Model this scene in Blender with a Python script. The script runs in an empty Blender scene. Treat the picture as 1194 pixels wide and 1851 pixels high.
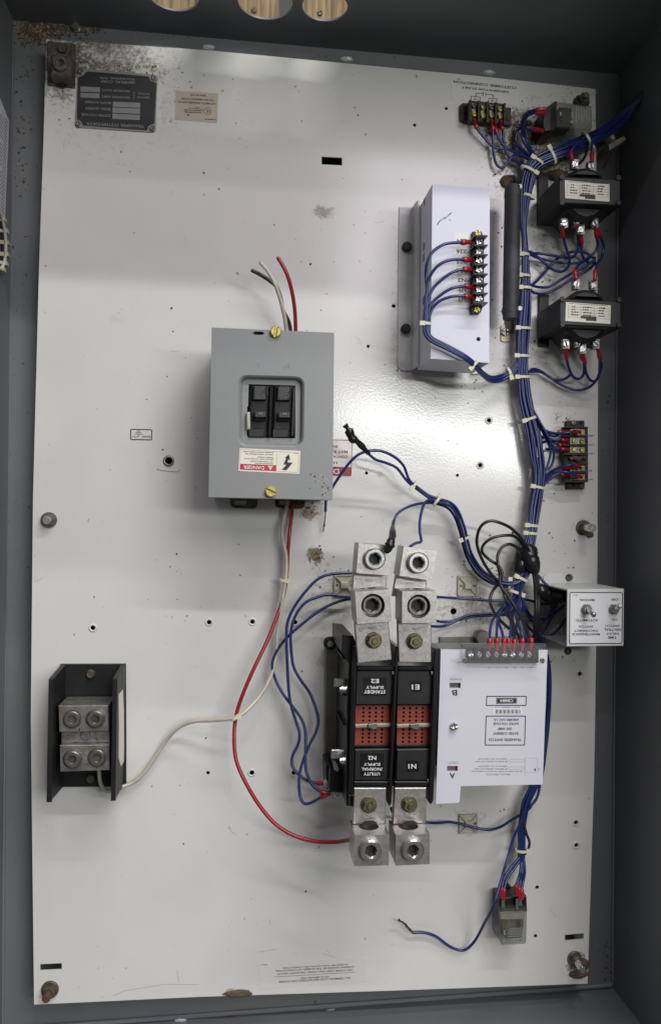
import bpy, bmesh, math, random
from mathutils import Vector, Matrix
from mathutils.geometry import tessellate_polygon
random.seed(7)
PI = math.pi
S = 0.001                       # every length below is in millimetres
scene = bpy.context.scene
C = scene.collection

# ------------------------------------------------------------------ camera
# the cabinet lies on its back: x right, y up in the picture, z out of the panel
F, CX, CY = 1450.0, 597.0, 925.5
CAM = Vector((211.779, 508.704, 858.616))
AX = Vector((0.0076, -0.1075, 0.0148))
RM = Matrix.Rotation(AX.length, 3, AX.normalized())
cd = bpy.data.cameras.new('camera'); cam = bpy.data.objects.new('camera', cd); C.objects.link(cam)
cd.sensor_fit = 'VERTICAL'; cd.sensor_height = 36; cd.sensor_width = 36
cd.lens = F / 1851 * 36
cd.clip_start = 0.01; cd.clip_end = 50
cam.matrix_world = Matrix.Translation(CAM * S) @ RM.to_4x4()
scene.camera = cam

# ------------------------------------------------------------------ light
w = bpy.data.worlds.new('World'); scene.world = w; w.use_nodes = True
w.node_tree.nodes['Background'].inputs[0].default_value = (1.0, 0.98, 0.97, 1)
w.node_tree.nodes['Background'].inputs[1].default_value = 0.06
scene.view_settings.view_transform = 'Standard'; scene.view_settings.look = 'None'
scene.view_settings.exposure = 0.80; scene.view_settings.gamma = 1
def tube_light(name, a, b, power, col, width=0.05):
    a, b = Vector(a), Vector(b); m = (a + b) / 2; d = b - a
    ld = bpy.data.lights.new(name, 'AREA'); ld.shape = 'RECTANGLE'
    ld.size = d.length; ld.size_y = width; ld.energy = power; ld.color = col
    o = bpy.data.objects.new(name, ld); C.objects.link(o)
    z = -(Vector((m.x * 0.6 + 0.1, 0.5, 0)) - m).normalized()
    x = d.normalized(); y = z.cross(x).normalized(); z = x.cross(y)
    o.matrix_world = Matrix.Translation(m) @ Matrix((x, y, z)).transposed().to_4x4()
    return o
# rows of shop tubes and one added soft fill, 2.4 m above the panel
tube_light('shop_lamp', (0.62, 0.95, 2.4), (1.85, 0.70, 2.4), 12, (0.98, 1.0, 0.97), 0.05)
tube_light('shop_lamp', (-1.05, 2.38, 2.4), (0.10, 2.42, 2.4), 5, (0.93, 0.87, 1.0))
tube_light('soft_fill_panel', (0.6, 1.72, 2.4), (2.1, 1.66, 2.4), 14, (0.98, 0.92, 1.0), 0.8)  # added broad soft fill for the upper panel, not a visible fixture
tube_light('shop_lamp', (0.3, 3.30, 2.4), (2.7, 3.14, 2.4), 38, (0.99, 1.0, 0.98))
tube_light('shop_lamp', (0.3, 5.70, 2.4), (3.4, 5.45, 2.4), 64, (1.0, 0.99, 0.90))

# ------------------------------------------------------------------ pixel -> place on the plane z = h
def ray(px, py):
    return RM @ Vector(((px - CX) / F, -(py - CY) / F, -1.0))
def P(px, py, h=0.0):
    d = ray(px, py); t = (h - CAM.z) / d.z; q = CAM + d * t
    return (q.x, q.y)
def P3(px, py, h=0.0):
    x, y = P(px, py, h); return Vector((x, y, h))
def mmpx(h): return (CAM.z - h) / F

# ------------------------------------------------------------------ materials
MATS = {}
def mat(name, col, rough=0.5, metal=0.0, bump=None, var=None, specks=None, coat=0.0, alpha=None, spec=0.5, trans=0.0):
    m = bpy.data.materials.new(name); m.use_nodes = True
    N = m.node_tree.nodes; L = m.node_tree.links; b = N['Principled BSDF']
    b.inputs['Base Color'].default_value = (*col, 1); b.inputs['Roughness'].default_value = rough
    b.inputs['Metallic'].default_value = metal; b.inputs['Coat Weight'].default_value = coat
    b.inputs['Specular IOR Level'].default_value = spec
    if trans: b.inputs['Transmission Weight'].default_value = trans
    if alpha is not None: b.inputs['Alpha'].default_value = alpha
    g = N.new('ShaderNodeNewGeometry'); pos = g.outputs['Position']
    def noise(sc, det=3, ro=0.6):
        n = N.new('ShaderNodeTexNoise'); n.inputs['Scale'].default_value = sc
        n.inputs['Detail'].default_value = det; n.inputs['Roughness'].default_value = ro
        L.new(pos, n.inputs['Vector']); return n.outputs['Fac']
    col_out = None
    if var:
        sc, amt, c2 = var
        r = N.new('ShaderNodeMapRange'); r.inputs[1].default_value = 0.38; r.inputs[2].default_value = 0.68
        r.inputs[3].default_value = 0; r.inputs[4].default_value = amt
        L.new(noise(sc, 5, 0.65), r.inputs[0])
        mx = N.new('ShaderNodeMix'); mx.data_type = 'RGBA'
        mx.inputs['A'].default_value = (*col, 1); mx.inputs['B'].default_value = (*c2, 1)
        L.new(r.outputs[0], mx.inputs['Factor']); col_out = mx.outputs['Result']
    if specks:
        for sc, th, c2 in specks:
            r = N.new('ShaderNodeMapRange'); r.inputs[1].default_value = th; r.inputs[2].default_value = th + 0.035
            L.new(noise(sc, 4, 0.7), r.inputs[0])
            mx = N.new('ShaderNodeMix'); mx.data_type = 'RGBA'
            if col_out is None: mx.inputs['A'].default_value = (*col, 1)
            else: L.new(col_out, mx.inputs['A'])
            mx.inputs['B'].default_value = (*c2, 1)
            L.new(r.outputs[0], mx.inputs['Factor']); col_out = mx.outputs['Result']
    if col_out is not None: L.new(col_out, b.inputs['Base Color'])
    if bump:
        bn = N.new('ShaderNodeBump'); bn.inputs['Strength'].default_value = bump[1]
        bn.inputs['Distance'].default_value = bump[2] if len(bump) > 2 else 0.0003
        L.new(noise(bump[0], 2), bn.inputs['Height']); L.new(bn.outputs['Normal'], b.inputs['Normal'])
    MATS[name] = m; return m

RUST = (0.10, 0.035, 0.015)
mat('gray_paint', (0.150, 0.158, 0.164), 0.42, bump=(260, 0.25), var=(9, 0.35, (0.095, 0.10, 0.11)), specks=[(130, 0.735, (0.06, 0.035, 0.02)), (22, 0.745, (0.09, 0.075, 0.06))])
mat('box_paint', (0.212, 0.217, 0.214), 0.40, bump=(420, 0.25), var=(16, 0.35, (0.18, 0.195, 0.215)), specks=[(170, 0.76, (0.04, 0.03, 0.025))])
mat('white_box', (0.60, 0.60, 0.69), 0.45, bump=(500, 0.15), specks=[(170, 0.78, (0.12, 0.10, 0.09))], var=(14, 0.12, (0.6, 0.6, 0.68)))
mat('white_sheet', (0.60, 0.61, 0.60), 0.42, bump=(450, 0.15), var=(25, 0.5, (0.42, 0.42, 0.38)), specks=[(120, 0.74, (0.16, 0.12, 0.07))])
mat('cover_white', (0.55, 0.55, 0.60), 0.5, bump=(500, 0.12), specks=[(200, 0.78, (0.2, 0.17, 0.13))], var=(18, 0.15, (0.56, 0.56, 0.62)))
mat('black_plastic', (0.004, 0.004, 0.005), 0.36, bump=(500, 0.2), var=(60, 0.5, (0.009, 0.008, 0.008)), spec=0.35)
mat('black_matte', (0.008, 0.008, 0.009), 0.55, bump=(300, 0.4), var=(45, 0.6, (0.018, 0.016, 0.014)))
mat('block_black', (0.006, 0.007, 0.008), 0.5, bump=(300, 0.25), var=(30, 0.6, (0.02, 0.019, 0.018)), specks=[(220, 0.72, (0.07, 0.065, 0.06))], spec=0.35)
mat('dusty_black', (0.015, 0.014, 0.013), 0.7, bump=(300, 0.6), var=(90, 0.8, (0.07, 0.05, 0.035)))
mat('phenolic', (0.009, 0.009, 0.011), 0.42, bump=(400, 0.2), var=(60, 0.6, (0.022, 0.020, 0.019)), spec=0.4)
mat('tape', (0.010, 0.010, 0.012), 0.28, bump=(220, 0.8, 0.0008))
mat('blue_wire', (0.015, 0.025, 0.115), 0.30, var=(120, 0.4, (0.012, 0.018, 0.08)), bump=(260, 0.1))
mat('red_wire', (0.30, 0.012, 0.020), 0.3, var=(50, 0.5, (0.20, 0.009, 0.013)))
mat('white_wire', (0.50, 0.47, 0.40), 0.38, var=(60, 0.8, (0.34, 0.30, 0.24)), specks=[(160, 0.66, (0.10, 0.08, 0.06))])
mat('black_wire', (0.012, 0.012, 0.013), 0.30)
mat('dark_wire', (0.022, 0.024, 0.04), 0.3)
mat('crimp_red', (0.32, 0.012, 0.025), 0.28, var=(300, 0.5, (0.18, 0.008, 0.015)))
mat('nylon', (0.60, 0.60, 0.44), 0.42, var=(150, 0.4, (0.50, 0.47, 0.32)))
mat('nylon_dirty', (0.44, 0.44, 0.35), 0.6, var=(90, 0.6, (0.30, 0.27, 0.18)), bump=(200, 0.3))
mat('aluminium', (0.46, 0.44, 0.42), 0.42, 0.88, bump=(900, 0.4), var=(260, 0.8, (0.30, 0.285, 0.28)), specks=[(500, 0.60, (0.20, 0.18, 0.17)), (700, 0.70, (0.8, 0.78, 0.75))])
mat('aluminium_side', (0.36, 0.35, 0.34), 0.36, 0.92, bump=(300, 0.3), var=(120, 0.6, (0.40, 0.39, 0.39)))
mat('dirty_aluminium', (0.40, 0.39, 0.37), 0.42, 0.85, bump=(500, 0.5), var=(120, 0.8, (0.20, 0.18, 0.16)), specks=[(260, 0.62, (0.06, 0.05, 0.045))])
mat('steel', (0.62, 0.62, 0.62), 0.28, 0.95, bump=(500, 0.2), var=(300, 0.5, (0.40, 0.40, 0.40)))
mat('dull_steel', (0.23, 0.23, 0.215), 0.40, 0.85, bump=(300, 0.3), var=(60, 0.7, (0.20, 0.18, 0.15)))
mat('galvanised', (0.26, 0.27, 0.24), 0.42, 0.75, var=(28, 0.8, (0.15, 0.14, 0.11)), bump=(200, 0.2))
mat('grimy_steel', (0.16, 0.145, 0.12), 0.55, 0.7, bump=(350, 0.7), var=(180, 0.9, (0.07, 0.045, 0.03)))
mat('rusty', (0.11, 0.05, 0.03), 0.8, 0.2, bump=(300, 0.8), var=(200, 0.9, (0.05, 0.03, 0.02)))
mat('brass', (0.46, 0.42, 0.10), 0.32, 0.8, bump=(500, 0.3), var=(200, 0.6, (0.30, 0.27, 0.08)))
mat('yellow_zinc', (0.52, 0.46, 0.13), 0.38, 0.55, bump=(600, 0.3), var=(250, 0.7, (0.36, 0.31, 0.10)))
mat('olive_zinc', (0.20, 0.19, 0.11), 0.42, 0.8, bump=(500, 0.5), var=(250, 0.8, (0.10, 0.09, 0.06)))
mat('arc_red', (0.20, 0.034, 0.018), 0.65, var=(60, 0.5, (0.14, 0.026, 0.015)), bump=(400, 0.15))
mat('beige_clip', (0.30, 0.26, 0.18), 0.4, 0.4)
mat('hole_black', (0.004, 0.004, 0.005), 0.8)
mat('sticker_white', (0.66, 0.66, 0.68), 0.45)
mat('sticker_cream', (0.68, 0.66, 0.56), 0.5, var=(60, 0.3, (0.58, 0.55, 0.45)), specks=[(200, 0.76, (0.2, 0.15, 0.1))])
mat('sticker_aged', (0.46, 0.40, 0.33), 0.6, var=(60, 0.6, (0.36, 0.30, 0.24)), specks=[(150, 0.72, (0.12, 0.08, 0.06))])
mat('sticker_panel', (0.62, 0.61, 0.585), 0.3)
mat('plate_black', (0.014, 0.015, 0.018), 0.5, var=(25, 0.8, (0.035, 0.034, 0.032)), specks=[(260, 0.70, (0.12, 0.11, 0.10))])
mat('plate_gray', (0.26, 0.26, 0.26), 0.5, 0.3, var=(60, 0.5, (0.2, 0.19, 0.18)))
mat('ink_black', (0.010, 0.010, 0.014), 0.5)
mat('ink_gray', (0.10, 0.10, 0.13), 0.5)
mat('ink_pale', (0.26, 0.26, 0.32), 0.5)
mat('ink_dirty', (0.20, 0.20, 0.19), 0.5)
mat('ink_white', (0.62, 0.62, 0.62), 0.5)
mat('ink_red', (0.42, 0.018, 0.03), 0.5)
mat('ink_maroon', (0.28, 0.025, 0.045), 0.5)
mat('ink_green', (0.02, 0.07, 0.015), 0.5)
mat('window_gray', (0.16, 0.17, 0.17), 0.5)
mat('clear_plastic', (0.80, 0.82, 0.82), 0.10, alpha=0.05, spec=0.8)
mat('relay_case', (0.09, 0.095, 0.085), 0.12, alpha=0.42, spec=0.6)
mat('copper', (0.26, 0.12, 0.05), 0.4, 0.6)
mat('coil_white', (0.16, 0.155, 0.14), 0.6)
mat('handle_tan', (0.10, 0.09, 0.045), 0.5)
mat('debris', (0.11, 0.062, 0.036), 0.9, var=(350, 0.9, (0.045, 0.03, 0.02)))
mat('debris_pale', (0.30, 0.24, 0.15), 0.9, var=(350, 0.9, (0.14, 0.10, 0.06)))
mat('mud', (0.11, 0.085, 0.052), 0.9, bump=(260, 1.0, 0.002), var=(120, 0.9, (0.09, 0.065, 0.04)))
mat('glue', (0.55, 0.58, 0.60), 0.15, alpha=0.6, bump=(200, 0.8, 0.001))
mat('socket_dark', (0.022, 0.020, 0.014), 0.7)
mat('rubber', (0.012, 0.011, 0.010), 0.5)
mat('resistor', (0.018, 0.019, 0.023), 0.62, bump=(200, 0.5), var=(35, 0.7, (0.055, 0.056, 0.06)))
mat('fish_paper', (0.10, 0.09, 0.05), 0.6)

def wood_mat():
    m = bpy.data.materials.new('plank_wood'); m.use_nodes = True
    N = m.node_tree.nodes; L = m.node_tree.links; b = N['Principled BSDF']
    g = N.new('ShaderNodeNewGeometry'); mp = N.new('ShaderNodeMapping'); mp.inputs['Scale'].default_value = (90, 6, 10)
    n = N.new('ShaderNodeTexNoise'); n.inputs['Scale'].default_value = 2.2; n.inputs['Detail'].default_value = 6
    n.inputs['Distortion'].default_value = 0.8
    r = N.new('ShaderNodeValToRGB'); r.color_ramp.elements[0].position = 0.32; r.color_ramp.elements[1].position = 0.68
    r.color_ramp.elements[0].color = (0.09, 0.055, 0.022, 1); r.color_ramp.elements[1].color = (0.30, 0.21, 0.095, 1)
    L.new(g.outputs['Position'], mp.inputs['Vector']); L.new(mp.outputs[0], n.inputs['Vector'])
    L.new(n.outputs['Fac'], r.inputs[0]); L.new(r.outputs[0], b.inputs['Base Color']); b.inputs['Roughness'].default_value = 0.7
    MATS['plank_wood'] = m
wood_mat()

def panel_mat():
    """glossy white powder coat: orange peel, faint dents, dirt stains with places of their own"""
    m = bpy.data.materials.new('panel_enamel'); m.use_nodes = True
    N = m.node_tree.nodes; L = m.node_tree.links; b = N['Principled BSDF']
    b.inputs['Roughness'].default_value = 0.17; b.inputs['Specular IOR Level'].default_value = 0.5
    g = N.new('ShaderNodeNewGeometry'); pos = g.outputs['Position']
    def noise(sc, det=3, ro=0.6, dist=0.0):
        n = N.new('ShaderNodeTexNoise'); n.inputs['Scale'].default_value = sc
        n.inputs['Detail'].default_value = det; n.inputs['Roughness'].default_value = ro; n.inputs['Distortion'].default_value = dist
        L.new(pos, n.inputs['Vector']); return n.outputs['Fac']
    def rng(v, a, c, lo=0.0, hi=1.0):
        r = N.new('ShaderNodeMapRange'); r.inputs[1].default_value = a; r.inputs[2].default_value = c
        r.inputs[3].default_value = lo; r.inputs[4].default_value = hi; L.new(v, r.inputs[0]); return r.outputs[0]
    def math_(op, a, c):
        r = N.new('ShaderNodeMath'); r.operation = op
        for i, v in enumerate((a, c)):
            if isinstance(v, (int, float)): r.inputs[i].default_value = v
            else: L.new(v, r.inputs[i])
        return r.outputs[0]
    cur = [None]
    def over(fac, c2):
        mx = N.new('ShaderNodeMix'); mx.data_type = 'RGBA'
        if cur[0] is None: mx.inputs['A'].default_value = (0.625, 0.618, 0.588, 1)
        else: L.new(cur[0], mx.inputs['A'])
        mx.inputs['B'].default_value = (*c2, 1); L.new(fac, mx.inputs['Factor']); cur[0] = mx.outputs['Result']
    over(rng(noise(7, 4), 0.42, 0.7, 0, 0.35), (0.52, 0.515, 0.49))
    # fine specks everywhere
    over(rng(noise(170, 3, 0.55), 0.715, 0.745, 0, 0.85), (0.20, 0.12, 0.07))
    over(rng(noise(75, 3, 0.6), 0.745, 0.765, 0, 0.9), (0.14, 0.06, 0.04))
    over(rng(noise(38, 5, 0.7, 1.5), 0.70, 0.78, 0, 0.35), (0.30, 0.28, 0.22))
    # dirty places: centre (photo pixels), radii in mm, density, colour
    spots = [((160, 105), 110, 50, 0.75, (0.13, 0.10, 0.075)), ((110, 120), 60, 50, 0.8, (0.10, 0.075, 0.055)), ((200, 170), 130, 90, 0.40, (0.25, 0.22, 0.2)),
             ((960, 270), 70, 70, 0.85, (0.12, 0.09, 0.06)), ((1040, 330), 60, 200, 0.45, (0.13, 0.10, 0.07)),
             ((900, 480), 40, 130, 0.35, (0.2, 0.17, 0.13)), ((569, 1004), 12, 12, 1.0, (0.20, 0.17, 0.11)), ((560, 925), 14, 12, 0.9, (0.22, 0.18, 0.12)),
             ((620, 1060), 60, 38, 0.5, (0.22, 0.18, 0.12)), ((840, 1065), 50, 40, 0.45, (0.22, 0.16, 0.10)), ((860, 1110), 80, 30, 0.6, (0.22, 0.17, 0.11)),
             ((1000, 1120), 80, 60, 0.55, (0.20, 0.17, 0.12)), ((1020, 800), 40, 70, 0.45, (0.2, 0.17, 0.12)), ((845, 1490), 26, 26, 0.5, (0.2, 0.17, 0.11)),
             ((600, 1180), 30, 60, 0.5, (0.26, 0.24, 0.18)), ((585, 383), 16, 10, 0.9, (0.28, 0.26, 0.24)), ((1040, 1745), 17, 18, 0.8, (0.16, 0.12, 0.08)),
             ((428, 1796), 20, 7, 0.9, (0.22, 0.20, 0.12)), ((730, 590), 22, 140, 0.5, (0.28, 0.26, 0.22)), ((592, 1230), 7, 7, 0.7, (0.3, 0.28, 0.18)),
             ((686, 857), 6, 5, 0.8, (0.42, 0.40, 0.26)), ((920, 240), 50, 30, 0.8, (0.14, 0.11, 0.08)), ((860, 1690), 60, 60, 0.25, (0.35, 0.33, 0.27)),
             ((220, 570), 20, 14, 0.45, (0.42, 0.42, 0.40)), ((1053, 955), 15, 15, 0.6, (0.25, 0.2, 0.13))]
    fine = noise(260, 3, 0.7); mid = noise(60, 4, 0.7)
    sep = N.new('ShaderNodeSeparateXYZ'); L.new(pos, sep.inputs[0])
    for (px, py), rx, ry, dens, c2 in spots:
        x, y = P(px, py)
        dx = math_('DIVIDE', math_('SUBTRACT', sep.outputs[0], x * S), rx * S)
        dy = math_('DIVIDE', math_('SUBTRACT', sep.outputs[1], y * S), ry * S)
        d2 = math_('ADD', math_('MULTIPLY', dx, dx), math_('MULTIPLY', dy, dy))
        fall = rng(d2, 1.0, 0.0, 0.0, 1.0)
        k = math_('ADD', math_('MULTIPLY', fine, 0.6), math_('MULTIPLY', mid, 0.6))
        k = math_('ADD', k, math_('MULTIPLY', fall, 0.34 * dens))
        k = math_('MULTIPLY', rng(k, 0.72, 0.88, 0.0, dens), rng(fall, 0.0, 0.25))
        over(k, c2)
    L.new(cur[0], b.inputs['Base Color'])
    n1 = N.new('ShaderNodeBump'); n1.inputs['Strength'].default_value = 0.20; n1.inputs['Distance'].default_value = 0.00022
    L.new(noise(430, 1, 0.5), n1.inputs['Height'])
    n2 = N.new('ShaderNodeBump'); n2.inputs['Strength'].default_value = 0.22; n2.inputs['Distance'].default_value = 0.002
    L.new(noise(9, 1, 0.4), n2.inputs['Height']); L.new(n2.outputs[0], n1.inputs['Normal'])
    L.new(n1.outputs[0], b.inputs['Normal'])
    MATS['panel_enamel'] = m
panel_mat()

# ------------------------------------------------------------------ mesh builder (mm)
class B:
    def __init__(s): s.v = []; s.f = []; s.smooth = []
    def add(s, vs, fs, smooth=False):
        k = len(s.v); s.v += [tuple(v) for v in vs]
        for f in fs: s.f.append([i + k for i in f]); s.smooth.append(smooth)
    def box(s, x0, x1, y0, y1, z0, z1):
        s.prism([(x0, y0), (x1, y0), (x1, y1), (x0, y1)], z0, z1); return s
    def prism(s, pts, z0, z1, bev=0.0):
        if area(pts) < 0: pts = pts[::-1]
        rings = [[(x, y, z0) for x, y in pts]]
        if bev: rings += [[(x, y, z1 - bev) for x, y in pts], [(x, y, z1) for x, y in inset(pts, bev)]]
        else: rings += [[(x, y, z1) for x, y in pts]]
        s.loft(rings, flat=True); return s
    def loft(s, rings, cap0=True, cap1=True, flat=False, closed=True):
        n = len(rings[0]); vs = [p for r in rings for p in r]; fs = []
        for k in range(len(rings) - 1):
            for i in range(n if closed else n - 1):
                j = (i + 1) % n
                fs.append([k * n + i, k * n + j, (k + 1) * n + j, (k + 1) * n + i])
        s.add(vs, fs, not flat)
        if cap0: s.add(rings[0], [list(range(n))[::-1]])
        if cap1: s.add(rings[-1], [list(range(n))])
        return s
    def plate(s, outer, holes, z0, z1, fn=None):
        """flat sheet with real holes; fn maps (a, b, c) to a place"""
        fn = fn or (lambda a, b, c: (a, b, c))
        if area(outer) < 0: outer = outer[::-1]
        loops = [outer] + [h if area(h) < 0 else h[::-1] for h in holes]
        flat = [p for l in loops for p in l]
        tris = tessellate_polygon([[Vector((x, y, 0)) for x, y in l] for l in loops])
        up = []
        for t in tris:
            a = area([flat[i] for i in t]); up.append(list(t) if a > 0 else list(t)[::-1])
        s.add([fn(x, y, z1) for x, y in flat], up)
        s.add([fn(x, y, z0) for x, y in flat], [t[::-1] for t in up])
        for l in loops:
            n = len(l)
            s.add([fn(x, y, z0) for x, y in l] + [fn(x, y, z1) for x, y in l],
                  [[i, (i + 1) % n, (i + 1) % n + n, i + n] for i in range(n)], n > 12)
        return s
    def cyl(s, x, y, z0, z1, r, n=20, r1=None, bev=0.0):
        r1 = r if r1 is None else r1
        rings = [circ(x, y, r, n, z0)]
        if bev: rings += [circ(x, y, r1, n, z1 - bev), circ(x, y, r1 - bev, n, z1)]
        else: rings += [circ(x, y, r1, n, z1)]
        k = len(s.v); s.loft(rings, flat=n < 9); return s
    def lathe(s, x, y, prof, n=24, cap0=False, cap1=True):
        s.loft([circ(x, y, r, n, z) for r, z in prof], cap0=cap0, cap1=cap1); return s
    def tube(s, pts, r, n=8, cap=True):
        pts = [Vector(p) for p in pts]; rings = []; up = None
        for i, p in enumerate(pts):
            t = (pts[min(i + 1, len(pts) - 1)] - pts[max(i - 1, 0)])
            if t.length < 1e-6: t = Vector((0, 1, 0))
            t.normalize()
            if up is None:
                up = Vector((0, 0, 1)); up = up if abs(t.dot(up)) < 0.9 else Vector((1, 0, 0))
            up = (up - t * up.dot(t)).normalized(); sd = t.cross(up)
            rr = r[i] if isinstance(r, (list, tuple)) else r
            rings.append([p + (sd * math.cos(a) + up * math.sin(a)) * rr for a in [2 * PI * k / n for k in range(n)]])
        s.loft(rings, cap, cap); return s
    def move(s, x, y, z=0, rot=0.0):
        c, q = math.cos(rot), math.sin(rot)
        s.v = [(a * c - b * q + x, a * q + b * c + y, d + z) for a, b, d in s.v]; return s

def area(p): return sum(p[i][0] * p[(i + 1) % len(p)][1] - p[(i + 1) % len(p)][0] * p[i][1] for i in range(len(p))) / 2
def inset(p, d):
    n = len(p); out = []
    for i in range(n):
        a, b, c = Vector(p[i - 1]), Vector(p[i]), Vector(p[(i + 1) % n])
        e1 = (b - a).normalized(); e2 = (c - b).normalized()
        n1 = Vector((-e1.y, e1.x)); n2 = Vector((-e2.y, e2.x)); m = n1 + n2
        if m.length < 1e-6: m = n1
        m = m / max(m.length_squared / 2, 0.3)
        out.append(tuple(b + m * d))
    return out
def circ(x, y, r, n, z, ph=0.0): return [(x + r * math.cos(2 * PI * i / n + ph), y + r * math.sin(2 * PI * i / n + ph), z) for i in range(n)]
def circ2(x, y, r, n=20): return [(x + r * math.cos(2 * PI * i / n), y + r * math.sin(2 * PI * i / n)) for i in range(n)]
def hexring(x, y, r, z, n=24, ph=0.3):
    out = []
    for i in range(n):
        a = 2 * PI * i / n; k = (a - ph) % (PI / 3) - PI / 6
        q = r * math.cos(PI / 6) / math.cos(k); out.append((x + q * math.cos(a), y + q * math.sin(a), z))
    return out
def rrect(x0, x1, y0, y1, r, n=5):
    out = []
    for cx, cy, a0 in ((x1 - r, y1 - r, 0), (x0 + r, y1 - r, 90), (x0 + r, y0 + r, 180), (x1 - r, y0 + r, 270)):
        for k in range(n + 1):
            a = math.radians(a0 + 90 * k / n); out.append((cx + r * math.cos(a), cy + r * math.sin(a)))
    return out
def pq(pts, h): return [P(x, y, h) for x, y in pts]
def pround(pts, h, r, n=4):
    """rounded polygon from photo pixels"""
    q = [Vector(P(x, y, h)) for x, y in pts]; out = []; m = len(q)
    for i in range(m):
        a, b, c = q[i - 1], q[i], q[(i + 1) % m]
        p0 = b + (a - b).normalized() * r; p1 = b + (c - b).normalized() * r
        for k in range(n + 1):
            t = k / n; out.append(tuple(p0 * (1 - t) ** 2 + b * 2 * t * (1 - t) + p1 * t * t))
    return out

ABS = {}
def mesh_of(b, name, mtl):
    me = bpy.data.meshes.new(name); me.from_pydata([(x * S, y * S, z * S) for x, y, z in b.v], [], b.f)
    me.polygons.foreach_set('use_smooth', b.smooth); me.materials.append(MATS[mtl]); me.update()
    return me
def put(name, data, at, parent=None, rot=0.0):
    o = bpy.data.objects.new(name, data); C.objects.link(o)
    o.rotation_euler = (0, 0, rot); at = Vector(at)
    if parent is not None:
        o.parent = parent; o.location = (at - ABS[parent.name]) * S
    else: o.location = at * S
    ABS[o.name] = at; return o
def part(name, b, mtl, parent=None):
    """link a builder (absolute mm) as ONE mesh with its origin at its base"""
    xs = [v[0] for v in b.v]; ys = [v[1] for v in b.v]; zs = [v[2] for v in b.v]
    c = Vector(((min(xs) + max(xs)) / 2, (min(ys) + max(ys)) / 2, min(zs)))
    b.v = [(x - c.x, y - c.y, z - c.z) for x, y, z in b.v]
    return put(name, mesh_of(b, name, mtl), c, parent)
def thing(name, label, cat, at, group=None):
    o = put(name, None, at); o.empty_display_size = 0.01; tag(o, label, cat, group); return o
def tag(o, label=None, cat=None, group=None, kind=None):
    if label: o['label'] = label
    if cat: o['category'] = cat
    if group: o['group'] = group
    if kind: o['kind'] = kind
    return o
def solo(name, b, mtl, label, cat, group=None): return tag(part(name, b, mtl), label, cat, group)

CACHE = {}
def inst(name, key, build, mtl, at, parent=None, rot=0.0):
    if key not in CACHE: CACHE[key] = mesh_of(build(), name, mtl)
    return put(name, CACHE[key], at, parent, rot)

# screws -----------------------------------------------------------
def sector(x0r, r, a0, a1, z0, z1, n=5):
    pass
def b_slotted(r, h, n=10):
    b = B(); b.cyl(0, 0, 0, h * 0.45, r, 20)
    sw = r * 0.16
    for sg in (1, -1):
        a0 = math.asin(sw / r); pts = [(r * math.cos(a0 + (PI - 2 * a0) * k / n), sg * r * math.sin(a0 + (PI - 2 * a0) * k / n)) for k in range(n + 1)]
        b.prism(pts, h * 0.45, h, bev=min(r * 0.16, h * 0.4))
    return b
def b_phillips(r, h, n=5):
    b = B(); b.cyl(0, 0, 0, h * 0.4, r, 20); sw = r * 0.13
    for q in range(4):
        a0 = math.asin(sw / r); pts = [(sw, sw)] + [(r * math.cos(a0 + (PI / 2 - 2 * a0) * k / n), r * math.sin(a0 + (PI / 2 - 2 * a0) * k / n)) for k in range(n + 1)]
        c, s_ = math.cos(q * PI / 2), math.sin(q * PI / 2)
        b.prism([(x * c - y * s_, x * s_ + y * c) for x, y in pts], h * 0.4, h, bev=min(r * 0.16, h * 0.4))
    return b
def b_socket(r, hexr, h, depth):
    b = B(); n = 24
    b.loft([circ(0, 0, r, n, 0), circ(0, 0, r, n, h - r * 0.12), circ(0, 0, r * 0.88, n, h), circ(0, 0, hexr * 1.12, n, h),
            hexring(0, 0, hexr, h - r * 0.14, n), hexring(0, 0, hexr, h - depth, n)], cap0=False)
    b.smooth = [False] * len(b.smooth); return b
def b_hexbolt(r, h, stud=0.0, sr=0.0):
    b = B(); b.cyl(0, 0, 0, h, r, 6, bev=r * 0.12)
    if stud: b.cyl(0, 0, h, h + stud, sr, 14, bev=sr * 0.2)
    return b
def b_ring(ri, ro, h):
    b = B(); b.loft([circ(0, 0, ro, 22, 0), circ(0, 0, ro, 22, h), circ(0, 0, ri, 22, h), circ(0, 0, ri, 22, 0)], False, False); return b
def b_disc(r, h): return B().cyl(0, 0, 0, h, r, 22, bev=min(h * 0.3, r * 0.1))
def screw(kind, px, py, h, rpx, mtl, parent, hh=None, rot=None, name='screw'):
    r = round(rpx * mmpx(h), 1); hh = hh or round(r * 0.6, 1); x, y = P(px, py, h + hh)
    f = {'slot': b_slotted, 'phil': b_phillips}[kind]
    return inst(name, (kind, r, hh, mtl), lambda: f(r, hh), mtl, (x, y, h), parent, random.uniform(0, PI) if rot is None else rot)

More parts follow.
